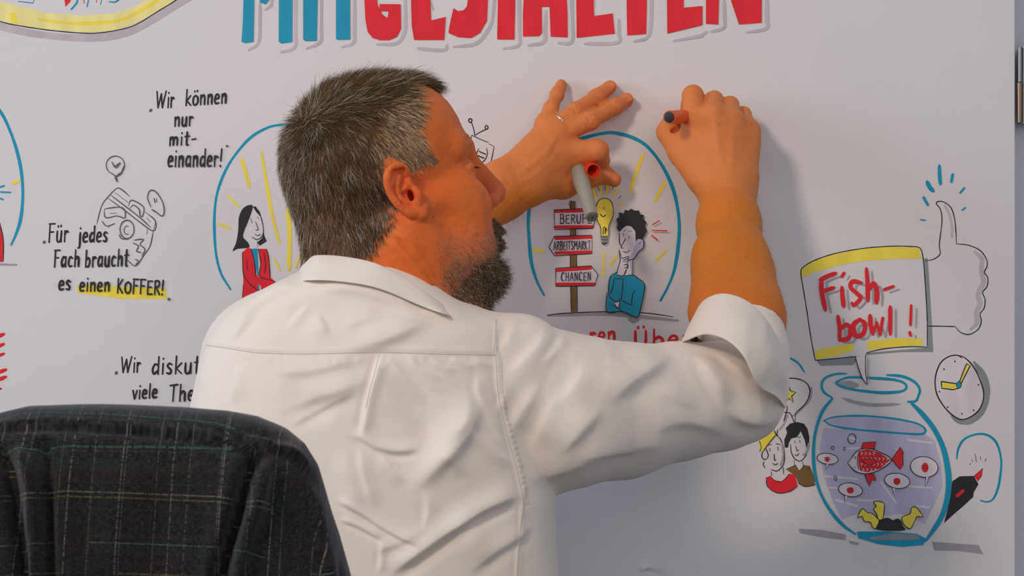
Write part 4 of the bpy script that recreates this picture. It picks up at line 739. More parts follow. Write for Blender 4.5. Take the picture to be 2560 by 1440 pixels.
lift = .12+.09*top+.10*np.clip(g2, 0, 1)+.11*rng.random(len(ln))*top
blond = np.clip(1-np.hypot((rx-1040)/125, (ry-360)/140)**2, 0, 1)**.5; grey = np.clip((830-rx)/130, 0, 1)*np.clip((ry-250)/150, 0, 1)
lowf = np.clip((.02-lu)/.05, 0, 1)*.35
q = rng.random((len(ro), 1)); light = (q[:, 0] < .07+.55*blond+.26*grey+.10*lowf+.20*vnoise(ro*np.array([170, 170, 90]), 12)*(1-blond))
dark = np.array([.090, .056, .028])*(.55+.9*rng.random((len(ro), 1))); mid = np.array([.25, .165, .070])*(.7+.7*rng.random((len(ro), 1)))
bl = np.array([.86, .64, .36])*(.65+.6*rng.random((len(ro), 1))); gr = np.array([.66, .60, .54])*(.6+.7*rng.random((len(ro), 1)))
cc = np.where(rng.random((len(ro), 1)) < (.30+.5*blond+.1*grey)[:, None], mid, dark); lt = np.where((blond > .15)[:, None] & (rng.random((len(ro), 1)) < .8), bl, gr); cc = np.where(light[:, None], lt, cc)
hair = strands('hair', ro-nr*.001, dirs, nr, ln, lift, np.where(light, .00019, .00018), cc, M_hair, man, seg=3, gk=.15, wob=.16)
# front tuft that overhangs the far side of the forehead
ft = (fsc > .3)*((HL(cen)[:, 2] > .085) & (HL(cen)[:, 0] > .030) & (HL(cen)[:, 1] < .030)); 
ro, nr, ii = sample(ft.astype(float), 6000); n_ = len(ro)
dirs = np.tile(Fv*1.0-Rv*.25+Uv*.10, (n_, 1))+rng.normal(size=(n_, 3))*.10; dirs /= np.linalg.norm(dirs, axis=1)[:, None]
cc = np.array([.11, .075, .045])*(.5+1.1*rng.random((n_, 1))); hi = rng.random(n_) < .12; cc[hi] = np.array([.42, .33, .22])
tuft = strands('fringe', ro, dirs, nr, .019+.011*rng.random(n_), np.full(n_, .10), np.full(n_, .0002), cc, M_hair, man, seg=6, grav=(0.1, 0, -1), gk=2.6, wob=.07)
# ---- beard, stubble
fb_ = beardz[tri].mean(1)
ro, nr, ii = sample(fb_, 19000); n_ = len(ro); lf, lr, lu = HL(ro).T
chin = np.clip((lf-.045)/.03, 0, 1)*np.clip((-lu-.075)/.02, 0, 1)
dirs = np.tile(Fv*.05-Uv*.85, (n_, 1))+rng.normal(size=(n_, 3))*.40+nr*.15; dirs /= np.linalg.norm(dirs, axis=1)[:, None]
k_ = rng.random(n_); cc = np.array([.125, .085, .055])*(.5+1.0*rng.random((n_, 1))); cc[k_ < .36] = np.array([.38, .27, .16]); cc[k_ < .15] = np.array([.62, .55, .45]); 
rd = (k_ > .8) & (lf < .06); cc[rd] = np.array([.22, .09, .04])
beard = strands('beard', ro, dirs, nr, (.004+.0085*chin)*(.6+.7*rng.random(n_)), .25+.3*rng.random(n_), np.full(n_, .00018), cc, M_hair, man, seg=5, curl=.5, gk=.5, wob=.28)
mo = inhead*((u_ < -.048) & (u_ > -.064) & (f_ > .082) & (np.abs(r_) < .032)); fm = mo[tri].mean(1)*1.0
chl = inhead*((u_ < -.062) & (u_ > -.09) & (f_ > .075) & (np.abs(r_) > .020) & (np.abs(r_) < .034))[...]; fm = fm+.2*chl[tri].mean(1)+.45*(inhead*((u_ < -.086) & (f_ > .088)))[tri].mean(1)
ro, nr, ii = sample(fm, 3200); n_ = len(ro); dirs = np.tile(-Uv*.8+Fv*.15, (n_, 1))+Rv*np.sign(HL(ro)[:, 1:2])*.5+rng.normal(size=(n_, 3))*.2; dirs /= np.linalg.norm(dirs, axis=1)[:, None]
cc = np.array([.14, .085, .05])*(.5+1.1*rng.random((n_, 1))); cc[rng.random(n_) < .2] = np.array([.5, .4, .28])
moustache = strands('moustache', ro, dirs, nr, .007*(.6+.7*rng.random(n_)), np.full(n_, .25), np.full(n_, .00017), cc, M_hair, man, seg=3, wob=.15)
tip0 = np.tile(H(.106, -.014, -.0585), (90, 1))+rng.normal(size=(90, 3))*.0007; dt = np.tile(np.array([.86, .1, -.38]), (90, 1))+rng.normal(size=(90, 3))*.05
strands('moustache_tip', tip0, dt, np.tile(Fv, (90, 1)), .013+.003*rng.random(90), np.full(90, .02), np.full(90, .00022), np.full((90, 3), .03)*(.5+rng.random((90, 1))), M_hair, man, seg=4, wob=.03, gk=.1)
fs = (stub)[tri].mean(1)*np.clip(1-fb_*2, 0, 1)*(cn[:, 1] < .3)
ro, nr, ii = sample(fs*(.12+np.clip((-HL(cen)[:, 2]-.04)/.05, 0, 1)**1.5), 4200); n_ = len(ro)
dirs = np.tile(-Uv*.8+Fv*.4, (n_, 1))+rng.normal(size=(n_, 3))*.45; dirs /= np.linalg.norm(dirs, axis=1)[:, None]
cc = np.array([.62, .42, .30])*(.5+.6*rng.random((n_, 1))); cc[rng.random(n_) < .35] = np.array([.20, .09, .05])
stubble = strands('stubble', ro, dirs, nr, .0042*(.6+.8*rng.random(n_)), np.full(n_, .12), np.full(n_, .00008), cc, M_hair, man, seg=3, wob=.25)
for sg_ in (-1, 1):
    eb = inhead*((u_ > .028) & (u_ < .041) & (f_ > .080) & (r_*sg_ > .008) & (r_*sg_ < .048)); ro, nr, ii = sample(eb[tri].mean(1)+1e-9*inhead[tri].mean(1)*0, 90); n_ = len(ro)
    dirs = sg_*np.tile(Rv, (n_, 1))-Fv*.3+Uv*.1+rng.normal(size=(n_, 3))*.12; dirs /= np.linalg.norm(dirs, axis=1)[:, None]
    strands('eyebrow', ro, dirs, nr, .006*(.6+.6*rng.random(n_)), np.full(n_, .08), np.full(n_, .00011), np.array([.30, .15, .07])*(.5+rng.random((n_, 1))), M_hair, man, seg=3, wob=.04)
th = np.linspace(-1, 1, 40); ro = np.array([H(.0885-.006*t*t, .032+.011*t, .0075) for t in th]); 
strands('eyelashes', ro, np.tile(Fv*.8-Uv*.5, (40, 1)), np.tile(Fv, (40, 1)), np.full(40, .006), np.full(40, .2), np.full(40, .00014), np.full((40, 3), .03), M_hair, man, seg=3, wob=.05)
# hairs on the forearms
fw = ((Y_ > 480) & (Y_ < 900) & (X_ > 1700) & (X_ < 2000) & (Vb[:, 1] > -.40)) | ((X_ > 1200) & (X_ < 1330) & (Y_ > 380) & (Y_ < 560) & (Vb[:, 1] > -.2))
ro, nr, ii = sample((fw*1.0)[tri].mean(1)*(cn[:, 1] < .5), 2600); n_ = len(ro); dirs = np.tile(np.array([.35, 0, -.8]), (n_, 1))+rng.normal(size=(n_, 3))*.4; dirs /= np.linalg.norm(dirs, axis=1)[:, None]
cc = np.array([.30, .15, .06])*(.6+.8*rng.random((n_, 1)))
strands('arm_hair', ro, dirs, nr, .008*(.5+.8*rng.random(n_)), np.full(n_, .2), np.full(n_, .00006), cc, M_hair, man, seg=3, wob=.15)
# ---- ring on the ring finger, strap on the wrist
def torus(name, c, ax, Rr, r, m, parent, sq=1.0):
    c = np.array(c); ax = np.array(ax)/np.linalg.norm(ax); u = np.cross(ax, [.1, .9, .3]); u /= np.linalg.norm(u); v = np.cross(ax, u); V = []; n, k = 48, 12
    for i in range(n):
        a = 2*np.pi*i/n; d_ = np.cos(a)*u+np.sin(a)*v
        for j in range(k): b_ = 2*np.pi*j/k; V.append(c+d_*(Rr+r*np.cos(b_))+ax*r*sq*np.sin(b_))
    Fs = [[i*k+j, ((i+1) % n)*k+j, ((i+1) % n)*k+(j+1) % k, i*k+(j+1) % k] for i in range(n) for j in range(k)]
    return link(name, mesh(name, V, Fs), parent, m)
rc = ML[1]*.62+L(425, 350, .046)*.38; torus('ring', rc, L(425, 350, .046)-ML[1], .0108, .0010, mat('ring_metal', lin(225, 205, 185), .18, metal=1.0), man, 1.5)['label'] = 'plain silver ring'
# ---- markers
def lbl(o, l, c, g=None): return tag(o, l, c, g)
M_or = mat('orange_plastic', (.80, .13, .02, 1), .32, spec=.5); M_rd = mat('orange_red_plastic', (.72, .055, .012, 1), .35); M_blk = mat('black_plastic', (.012, .012, .014, 1), .4)
a_, b_ = R(245, 480, .128), R(760, 455, .004); ln_ = np.linalg.norm(b_-a_)
mk = empty('orange_marker', a_, 'orange marker with black end plug held in the writing right hand', 'marker')
lathe('barrel', [(.0006, .0058), (0, .0070), (.0012, .0076), (.030, .0078), (ln_-.032, .0080), (ln_-.030, .0068), (ln_-.018, .0055), (ln_-.012, .0045)], a_, b_, M_or, mk)
lathe('end_plug', [(-.0006, .0048), (-.0004, .0060), (.0015, .0061), (.004, .006)], a_, b_, M_blk, mk); lathe('tip', [(ln_-.013, .0030), (ln_-.004, .0026), (ln_-.0005, .0010)], a_, b_, M_blk, mk)
a_, b_ = L(575, 1300, .125), L(440, 850, .052); gl = np.linalg.norm(b_-a_); ax_ = (b_-a_)/gl; b2 = a_+ax_*.125
gm = empty('grey_marker', a_, 'grey felt marker pointing down out of the left hand', 'marker')
M_gr = mat('grey_plastic', lin(140, 138, 124, 1.3), .24, spec=.5); M_ge = mat('grey_cap', lin(112, 114, 104, 1.0), .4)
lathe('barrel', [(0, .0068), (.0008, .0074), (.045, .0084), (.058, .0088), (.0585, .0094), (.100, .0094), (.1005, .0085), (.112, .006)], a_, b2, M_gr, gm, n=48)
lathe('end_plug', [(-.0022, .0002), (-.0020, .0055), (-.0010, .0068), (.0003, .0069)], a_, b2, M_ge, gm); lathe('vent_hole', [(-.0024, .0009), (-.0010, .0009)], a_+L(583, 1300, .125)*0, b2, M_blk, gm, n=14)
a_, b_ = L(590, 890, .074), L(500, 845, .036); cl = np.linalg.norm(b_-a_); ax_ = (b_-a_)/cl
cp = lathe('marker_cap', [(.030, .0005), (.004, .0066), (0, .0072), (0, .0086), (.002, .0088), (cl, .0080), (cl+.004, .0070), (cl+.005, .0005)], a_, a_+ax_*(cl), M_rd, None, closed=False)
lbl(cp, 'open orange-red marker cap pinched between index finger and thumb of the left hand', 'cap')
# ---------------------------------------------------------------- shirt
M_shirt = mat('shirt_cotton', (.86, .785, .705, 1), .82, noise=(14, .018, (1, 1, 1)), bump=[(1700, .10, .0002), (60, .10, .0012)], spec=.15, sheen=.08)
S = SDF()
sl = np.array([[560, 880, 950, .43, .02], [640, 808, 1000, .445, .045], [676, 765, 1050, .45, .060], [700, 712, 1085, .45, .070], [722, 665, 1112, .448, .076], [745, 622, 1140, .445, .083], [770, 585, 1180, .44, .090], [795, 556, 1240, .438, .097], [825, 534, 1285, .437, .104],
    [855, 519, 1312, .436, .108], [900, 505, 1330, .436, .112], [960, 491, 1343, .436, .116], [1040, 474, 1352, .436, .118], [1150, 458, 1372, .438, .118], [1240, 450, 1390, .44, .116], [1440, 442, 1396, .445, .108], [1700, 436, 1400, .45, .110], [2300, 420, 1400, .45, .115]])
kk_ = (D-.44)/F; slz = ZC-(sl[:, 0]-720)*kk_; slx0 = (sl[:, 1]-1280)*kk_; slx1 = (sl[:, 2]-1280)*kk_
o_ = np.argsort(slz); 
zz = np.linspace(slz.min(), slz.max(), 400)
def sm(a):
    v = np.interp(zz, slz[o_], a[o_]); k = np.ones(9)/9; return np.convolve(np.pad(v, 4, 'edge'), k, 'valid')
sx0, sx1, sdc, sry = sm(slx0), sm(slx1), sm(sl[:, 3]), sm(sl[:, 4])
def torso(X):
    z = X[..., 2]; a, b = np.interp(z, zz, sx0), np.interp(z, zz, sx1); c, q = np.interp(z, zz, sdc), np.interp(z, zz, sry)
    u = np.abs(X[..., 0]-(a+b)/2)/((b-a)/2); v = np.abs(X[..., 1]+c)/q
    d = ((u**2.5+v**2.5)**(1/2.5)-1)*np.minimum(q, (b-a)/2)*.85
    return np.maximum(np.maximum(d, z-slz.max()), .66-z)
S.add(torso, (slx0.min()-.05, -.62, .62), (slx1.max()+.10, -.26, slz.max()+.03), .012)
S.chain([P(1290, 962, .452), P(1400, 1026, .432), P(1550, 1028, .400), P(1700, 1004, .360), P(1800, 990, .335), P(1850, 985, .315)], [.066, .0790, .0685, .0595, .0555, .0485], .010, kk=.012)
S.chain([P(1850, 985, .315), P(1886, 955, .300), P(1870, 900, .280), P(1852, 850, .262), P(1846, 800, .243)], [.0480, .034, .0435, .0450, .0475], .012)
S.cap(P(1200, 866, .46), P(1300, 870, .46), .026, .026, .03)                   # shoulder top
S.chain([P(700, 900, .385), P(780, 840, .25), P(925, 700, .155)], [.070, .058, .050], .03)
Vs, Fs_ = S.mesh(.0017); Vs = relax(Vs, Fs_, 4); 
Ns = blur(normals(Vs, Fs_), Fs_, 3); Ns /= np.linalg.norm(Ns, axis=1)[:, None]+1e-9
def Z5(*p): return [(440+x/1.715, 600+y/1.715) for x, y in p]
def Z3(*p): return [(1180+x/1.9455, 560+y/1.9455) for x, y in p]
def Z7(*p): return [(1680+x/3.428, 700+y/3.428) for x, y in p]
fo = [(Z5((250, 400), (330, 290), (430, 225), (560, 190)), 12, .0045, .6), (Z5((235, 450), (290, 370), (350, 300)), 9, .0035, .6), (Z5((455, 385), (520, 330), (580, 270)), 8, .0030, -.6), (Z5((640, 430), (635, 380), (590, 300)), 10, .0022, .6),
      (Z5((700, 455), (860, 440), (1000, 385), (1120, 330)), 20, .0050, .5), (Z5((1000, 300), (1150, 325), (1300, 325), (1400, 350)), 14, .0035, .6), (Z5((600, 210), (800, 225), (980, 290), (1060, 330)), 13, .0035, .6),
      (Z5((700, 400), (780, 350), (900, 330)), 16, .0028, .5), (Z5((160, 440), (150, 480), (120, 560), (100, 660)), 9, .0022, .4), (Z5((280, 500), (260, 600), (240, 720)), 12, .003, .5), 
      (Z5((882, 478), (862, 560), (835, 650), (815, 740), (800, 850)), 8, .0055, 1.0), 
      (Z5((890, 490), (960, 570), (1040, 660), (1080, 720)), 11, .0035, -.7), (Z5((985, 495), (1060, 560), (1150, 600)), 8, .0022, -.7), (Z5((1080, 500), (1150, 545), (1210, 560)), 7, .0020, -.7), (Z5((1180, 500), (1230, 530), (1290, 545)), 6, .0018, -.7), (Z5((1270, 500), (1320, 530), (1360, 540)), 6, .0016, -.7),
      (Z5((400, 740), (600, 670), (780, 610), (850, 540)), 24, .0050, .4), (Z5((480, 800), (640, 710), (790, 640)), 10, .0025, .6), (Z5((380, 560), (560, 560), (700, 530), (850, 495)), 18, .0030, .5),
      (Z5((740, 820), (800, 850), (870, 890), (960, 905), (1060, 890)), 9, .0040, 1.0), (Z5((790, 860), (800, 960), (830, 1080), (880, 1160)), 12, .0030, .8), (Z5((1000, 1090), (1100, 985), (1210, 860), (1280, 720), (1300, 640)), 26, .0075, .35), (Z5((1080, 880), (1200, 800), (1240, 700), (1230, 600)), 22, .0042, .5),
      (Z5((1230, 800), (1330, 890), (1440, 975)), 9, .0035, -.8), (Z5((900, 1440), (1080, 1310), (1250, 1190), (1390, 1120), (1490, 1085)), 15, .0085, 1.0), (Z5((690, 1110), (800, 1175), (900, 1240), (1050, 1315)), 7, .0034, .8),
      (Z5((700, 1195), (790, 1230), (890, 1285)), 6, .0030, .8), (Z5((1240, 1440), (1350, 1345), (1480, 1260), (1530, 1200)), 14, .0040, .8), (Z5((860, 900), (920, 980), (1000, 1050)), 13, .0034, -.6), 
      (Z5((820, 1340), (940, 1300), (1100, 1220)), 14, .0030, .6), (Z5((880, 1270), (880, 1360), (870, 1440)), 7, .0022, .6), (Z5((1050, 1060), (1080, 1150), (1060, 1260)), 10, .0025, .6), (Z5((1100, 900), (1180, 960), (1200, 1040)), 14, .0030, .5),
      (Z5((1380, 560), (1410, 660), (1350, 760)), 10, .0022, .6), (Z5((1300, 560), (1290, 650), (1340, 760), (1400, 850)), 9, .0022, .7), 
      (Z5((900, 540), (990, 650), (1080, 800), (1180, 960)), 34, -.0050, 0), (Z5((1340, 560), (1260, 760), (1120, 960), (960, 1130)), 36, .0060, .3), (Z5((700, 880), (760, 1050), (800, 1220)), 34, .0045, 0), (Z5((450, 600), (560, 700), (700, 760)), 34, -.0040, 0), (Z5((1150, 1180), (1250, 1260), (1330, 1400)), 34, .0050, 0), (Z5((300, 300), (450, 330), (620, 420)), 34, -.0040, 0),
      # sleeve
      (Z3((205, 435), (190, 520), (140, 640)), 10, .0045, .8), (Z3((370, 475), (330, 580), (220, 700), (150, 760)), 15, .0060, .7), (Z3((470, 500), (420, 600), (330, 700)), 10, .0040, .7), (Z3((560, 520), (640, 570), (760, 590)), 9, .0030, -.6), (Z3((800, 600), (900, 568), (1010, 580)), 12, .0045, .6),
      (Z3((640, 900), (720, 800), (880, 700), (980, 600)), 24, .0070, .5), (Z3((400, 1130), (540, 980), (640, 870)), 24, .0060, .45), (Z3((1080, 620), (1150, 730), (1250, 890)), 12, .0055, 1.0), (Z3((1230, 880), (1320, 950), (1420, 960), (1500, 930)), 16, .0055, 1.0),
      (Z3((850, 1010), (1000, 960), (1150, 980), (1300, 1040)), 20, .0040, .5), (Z3((200, 1260), (420, 1190), (720, 1090), (1000, 1060)), 26, .0045, .5), (Z3((350, 760), (220, 940), (190, 1060)), 20, .0045, .5), (Z3((440, 800), (360, 960), (300, 1120)), 18, .0035, .5),
      (Z3((1040, 600), (1160, 620), (1280, 700), (1360, 760)), 9, .0035, .8), (Z3((560, 640), (520, 760), (420, 900)), 20, .0040, .5), (Z3((900, 780), (1000, 850), (1120, 900)), 16, .0030, .5), (Z3((500, 1140), (640, 1110), (820, 1100)), 9, .0015, .6)]
seamA = [(1232, 872), (1240, 900), (1243, 960), (1252, 1020), (1268, 1090), (1288, 1160), (1303, 1225), (1308, 1260)]; seamB = [(1240, 800), (1238, 840), (1234, 880)]
yoke = [(515, 862), (560, 868), (640, 880), (760, 884), (950, 880), (1100, 884), (1240, 887)]
fo += [(seamA, 7, .0019, .8), (seamB, 6, .0014, .8), ([(1306, 1250), (1300, 1330), (1292, 1440), (1288, 1540)], 6, .0016, .8), ([(p[0], p[1]-9) for p in yoke], 5, .0005, 0)]
for i in range(34):                                                   # puckers along the armhole and yoke seams
    t = i/33*(len(seamA)-1); k = min(int(t), len(seamA)-2); a_, b_ = np.array(seamA[k]), np.array(seamA[k+1]); c_ = a_+(b_-a_)*(t-k); L_ = 10+8*rng.random()
    fo.append(([(c_[0]-L_*.3, c_[1]+2), (c_[0]+L_, c_[1]-5)], 4.5, .0009, .8))
for i in range(16):
    x_ = 560+i*44+rng.normal()*20; yy = np.interp(x_, *np.array(yoke).T); fo.append(([(x_, yy+3), (x_+12+rng.normal()*14, yy+26+24*rng.random())], 6, .0007, .8))
fo = [(p_, w_*(1.15 if w_ > 7 else 1.0), a_*(1.05 if w_ > 17 else .78 if w_ > 7 else .85), g_) for p_, w_, a_, g_ in fo]
Vs = folds(Vs, Ns, fo)
xs_, ys_ = PX(Vs); fc_ = np.clip(-Ns[:, 1]*1.6+.1, 0, 1)               # cloth edges overlap by about a millimetre at the seams
dd, sg, t_ = segdist(xs_, ys_, yoke); s_ = -dd*sg; Vs = Vs+Ns*(.0010*(.5+.5*np.tanh(s_/2.5))*np.exp(-(s_/70)**2)*((t_ > 0) & (t_ < 1))*fc_)[:, None]
dd, sg, t_ = segdist(xs_, ys_, seamB+seamA[1:]+[(1300, 1330), (1292, 1440), (1288, 1540)]); s_ = dd*sg; Vs = Vs+Ns*(.0010*(.5+.5*np.tanh(s_/2.5))*np.exp(-(s_/60)**2)*((t_ > 0) & (t_ < 1))*fc_)[:, None]
Vs = Vs+Ns*(.0018*vnoise(Vs*12, 31)+.0005*vnoise(Vs*np.array([30, 30, 22]), 32)+.00008*vnoise(Vs*110, 33))[:, None]
Vs = relax(Vs, Fs_, 2)
shirt = link('shirt', mesh('shirt', Vs, Fs_), man, M_shirt); shirt['label'] = 'white cotton shirt with creased back, yoke seam and centre pleat'
# ---- rings of cloth: closed loops lofted into a band with thickness
def band(name, rings, m, parent, n=96, fold=None, lab=None):
    Rg = []
    for r in rings:
        c = crom([P(*q) for q in r], 16, True); s_ = np.r_[0, np.cumsum(np.linalg.norm(np.diff(np.vstack([c, c[:1]]), axis=0), axis=1))]; cc = np.vstack([c, c[:1]])
        Rg.append(np.stack([np.interp(np.linspace(0, s_[-1], n, endpoint=False), s_, cc[:, a]) for a in range(3)], 1))
    V = np.vstack(Rg); Fq = np.array([[i*n+j, i*n+(j+1) % n, (i+1)*n+(j+1) % n, (i+1)*n+j] for i in range(len(Rg)-1) for j in range(n)])
    N_ = normals(V, Fq)
    cen_ = V.mean(0); 
    if fold is not None: V = folds(V, N_*np.sign((N_*(V-cen_)).sum(1))[:, None], fold)
    o = link(name, mesh(name, V, Fq), parent, m)
    if lab: o['label'] = lab
    sd_ = o.modifiers.new('subsurf', 'SUBSURF'); sd_.levels = 1; sd_.render_levels = 1
    return o
def lerp(a, b, t, out=0):
    A = np.array(a, float); B_ = np.array(b, float); C_ = A+(B_-A)*t; c = C_.mean(0); C_[:, 3-1] += out*np.sign(C_[:, 2]-c[2]); dx = C_[:, 0]-c[0]; C_[:, 0] += out*2500*np.clip(dx/200, -1, 1); return [tuple(q) for q in C_]
from mathutils.bvhtree import BVHTree
bv = BVHTree.FromPolygons([tuple(v) for v in Vs], [tuple(int(i) for i in f) for f in Fs_])
bb = BVHTree.FromPolygons([tuple(v) for v in Vb], [tuple(int(i) for i in f) for f in Fb])
def hit(x, y, tree=None, default=.5):
    o = Vector((0, -D, ZC)); h = (tree or bv).ray_cast(o, (Vector(P(x, y, .4))-o).normalized()); return -h[0].y if h[0] else default
top = [(764, 646, .43), (790, 638, .470), (850, 640, .500), (930, 655, .517), (985, 680, .520), (1040, 713, .520), (1085, 744, .513), (1122, 774, .498), (1150, 806, .44), (1110, 790, .365), (980, 730, .345), (860, 680, .35), (790, 655, .385)]
top = [(x, y, max(d_, hit(x, y+6, bb, .4)+.004) if 0 < i < 8 else d_) for i, (x, y, d_) in enumerate(top)]
bot = [(738, 708), (768, 702), (830, 703), (910, 713), (970, 730), (1030, 756), (1078, 775), (1124, 790)]
bot = [(x, y, hit(x, y+8)+.0045) for x, y in bot]; bot[0] = (738, 708, min(bot[0][2], .47))
bot += [(1152, 814, .43), (1095, 815, .335), (980, 770, .315), (850, 720, .325), (765, 700, .37)]
inn = [((x-940)*.93+940, y+34, (d_-.44)*.88+.44) for x, y, d_ in top]
band('collar', [inn, lerp(top, inn, .3, -.001), lerp(top, bot, -.02, -.0012), lerp(top, bot, .0, .0002), lerp(top, bot, .12, .0010), lerp(top, bot, .4, .0014), lerp(top, bot, .7, .0012), lerp(top, bot, .96, .0008), lerp(top, bot, 1.0, .0), lerp(top, bot, .97, -.002), lerp(top, bot, .8, -.004)], M_shirt, man,
     fold=[([(760, 668), (850, 668), (950, 690), (1040, 735)], 9, .0010, .5), ([(790, 700), (900, 690), (1000, 715)], 10, .0010, .5)])
ct = [(1737, 790, .335), (1757, 752, .362), (1800, 733, .376), (1850, 742, .380), (1895, 772, .378), (1932, 820, .370), (1958, 872, .352), (1966, 905, .315), (1955, 920, .260), (1900, 900, .215), (1840, 860, .205), (1780, 820, .225), (1745, 808, .275)]
cm = [(1715, 830, .345), (1738, 790, .378), (1790, 785, .400), (1850, 805, .408), (1903, 845, .408), (1942, 900, .398), (1966, 950, .370), (1970, 970, .320), (1958, 965, .265), (1900, 940, .218), (1835, 900, .208), (1770, 860, .230), (1722, 840, .285)]
cb = [(1702, 862, .350), (1722, 848, .388), (1765, 836, .408), (1815, 850, .422), (1855, 885, .428), (1880, 935, .424), (1897, 968, .412), (1940, 990, .385), (1964, 1018, .335), (1962, 1010, .268), (1900, 990, .222), (1830, 930, .210), (1755, 885, .238)]
ci = [((x-1850)*.90+1850, y+6, (d_-.31)*.84+.31) for x, y, d_ in cb]
ti = [((x-1850)*.86+1850, y+24, (d_-.31)*.84+.31) for x, y, d_ in ct]
def half(a, b, t): return [tuple(np.array(p)*(1-t)+np.array(q)*t) for p, q in zip(a, b)]
cuffo = band('cuff', [half(ti, ci, .4), ti, half(ti, ct, .75), [(x, y-2, d_) for x, y, d_ in ct], half(ct, cm, .12), half(ct, cm, .5), cm, half(cm, cb, .5), half(cm, cb, .93), cb, half(cb, ci, .35), half(cb, half(ci, ti, .3), .9)], M_shirt, man, n=110,
     fold=[(Z7((230, 400), (420, 370), (640, 395), (860, 450)), 6, .0022, .8), (Z7((400, 500), (600, 640), (760, 740), (900, 830)), 5, .0015, .8), (Z7((560, 420), (700, 440), (860, 450)), 4, .0012, .8)], lab='rolled up right sleeve cuff')
# ---- stitched seam lines lying in the shirt
def tube(name, pts, r, m, parent, off=.0, n=6):
    V = []; p = np.array(pts); t = np.gradient(p, axis=0); t /= np.linalg.norm(t, axis=1)[:, None]; u = np.cross(t, [0, 1, 0]); u /= np.linalg.norm(u, axis=1)[:, None]; v = np.cross(t, u)
    for i in range(len(p)): V += [p[i]+r*(math.cos(2*math.pi*k/n)*u[i]+math.sin(2*math.pi*k/n)*v[i]) for k in range(n)]
    return link(name, mesh(name, V, [[i*n+k, i*n+(k+1) % n, (i+1)*n+(k+1) % n, (i+1)*n+k] for i in range(len(p)-1) for k in range(n)]), parent, m)
M_seam = mat('shirt_seam', (.64, .57, .50, 1), .9)
def seam(name, pts, r=.0004):
    c = crom(pts, 14); tube(name, [P(x, y, hit(x, y)-r*.1) for x, y in c], r, M_seam, shirt)
seam('seam', [(p[0], p[1]+1) for p in yoke]); seam('seam', seamB+seamA[1:]+[(1300, 1330), (1292, 1440), (1288, 1540)]); seam('seam', [(x+13, y+1) for x, y in seamA], .0003); seam('seam', [(948, 884), (940, 920), (926, 970), (915, 1020)], .0005)
# ---- trousers, shoes
M_tr = mat('trouser_cloth', lin(40, 44, 58), .9, noise=(300, .2, (1, 1, 1)))
T = SDF(); T.ell((-.13, -.45, .655), (.17, .115, .11), .03)
for hp, kn, an in (((-.20, -.44, .62), (-.54, -.40, .57), (-.52, -.42, .10)), ((-.06, -.42, .62), (-.43, -.15, .57), (-.43, -.18, .10))):
    T.chain([hp, kn, an], [.088, .066, .050], .02)
Vt, Ft = T.mesh(.006); Vt = relax(Vt, Ft, 2); link('trousers', mesh('trousers', Vt, Ft), man, M_tr)
for ax_, ay_ in ((-.52, -.42), (-.43, -.18)):
    K = SDF(); K.ell((ax_-.05, ay_, .045), (.135, .045, .044), .01); K.ell((ax_, ay_, .07), (.05, .045, .06), .02); K.add(lambda X: X[..., 2]-.002, (ax_-.3, ay_-.1, -.1), (ax_+.2, ay_+.1, .01), .002, 's')
    Vk, Fk = K.mesh(.004); Vk[:, 2] = np.maximum(Vk[:, 2], .001); link('shoe', mesh('shoe', Vk, Fk), man, M_blk)
# ---------------------------------------------------------------- chair he sits astride (its rounded back just shows right of the shirt)
M_cb = mat('black_chair_plastic', lin(22, 26, 36), .5); M_leg = mat('chair_steel', lin(70, 70, 74), .35, metal=.8)
ch = empty('black_chair', (-.12, -.40, 0), 'black chair whose rounded backrest edge shows low beside the white shirt', 'chair')
V = []; n = 40
for y0 in (-.188, -.212):
    for i in range(n+1):
        x = -.36+.48*i/n; e = 1-abs((x+.12)/.24)**6; z1 = .897-.30*(x+.12)**2-.10*(1-max(e, 0)**.5)
        yb = y0-.0; V += [(x, yb-.25*(x+.12)**2+.0144*0, z1), (x, yb-.25*(x+.12)**2, .745+.03*(1-max(e, 0)**.5))]
m_ = 2*(n+1); Fs = []
for i in range(n): a = 2*i; Fs += [[a, a+1, a+3, a+2], [m_+a, m_+a+2, m_+a+3, m_+a+1], [a, a+2, m_+a+2, m_+a], [a+1, m_+a+1, m_+a+3, a+3]]
Fs += [[0, m_, m_+1, 1], [2*n, 2*n+1, m_+2*n+1, m_+2*n]]
link('backrest', mesh('backrest', V, Fs), ch, M_cb, smooth=False)
box('seat', (-.30, -.60, .47), (.09, -.22, .500), M_cb, ch, bevel=.012)
for sx in (-.28, .07):
    lathe('leg', [(0, .011), (.48, .011)], (sx, -.58, 0), (sx, -.56, .48), M_leg, ch, n=16); lathe('leg', [(0, .011), (.48, .011)], (sx, -.23, 0), (sx, -.23, .48), M_leg, ch, n=16)
    lathe('back_post', [(0, .009), (.36, .009)], (.02 if sx > 0 else -.08, -.24, .49), (.02 if sx > 0 else -.08, -.205, .80), M_leg, ch, n=12)
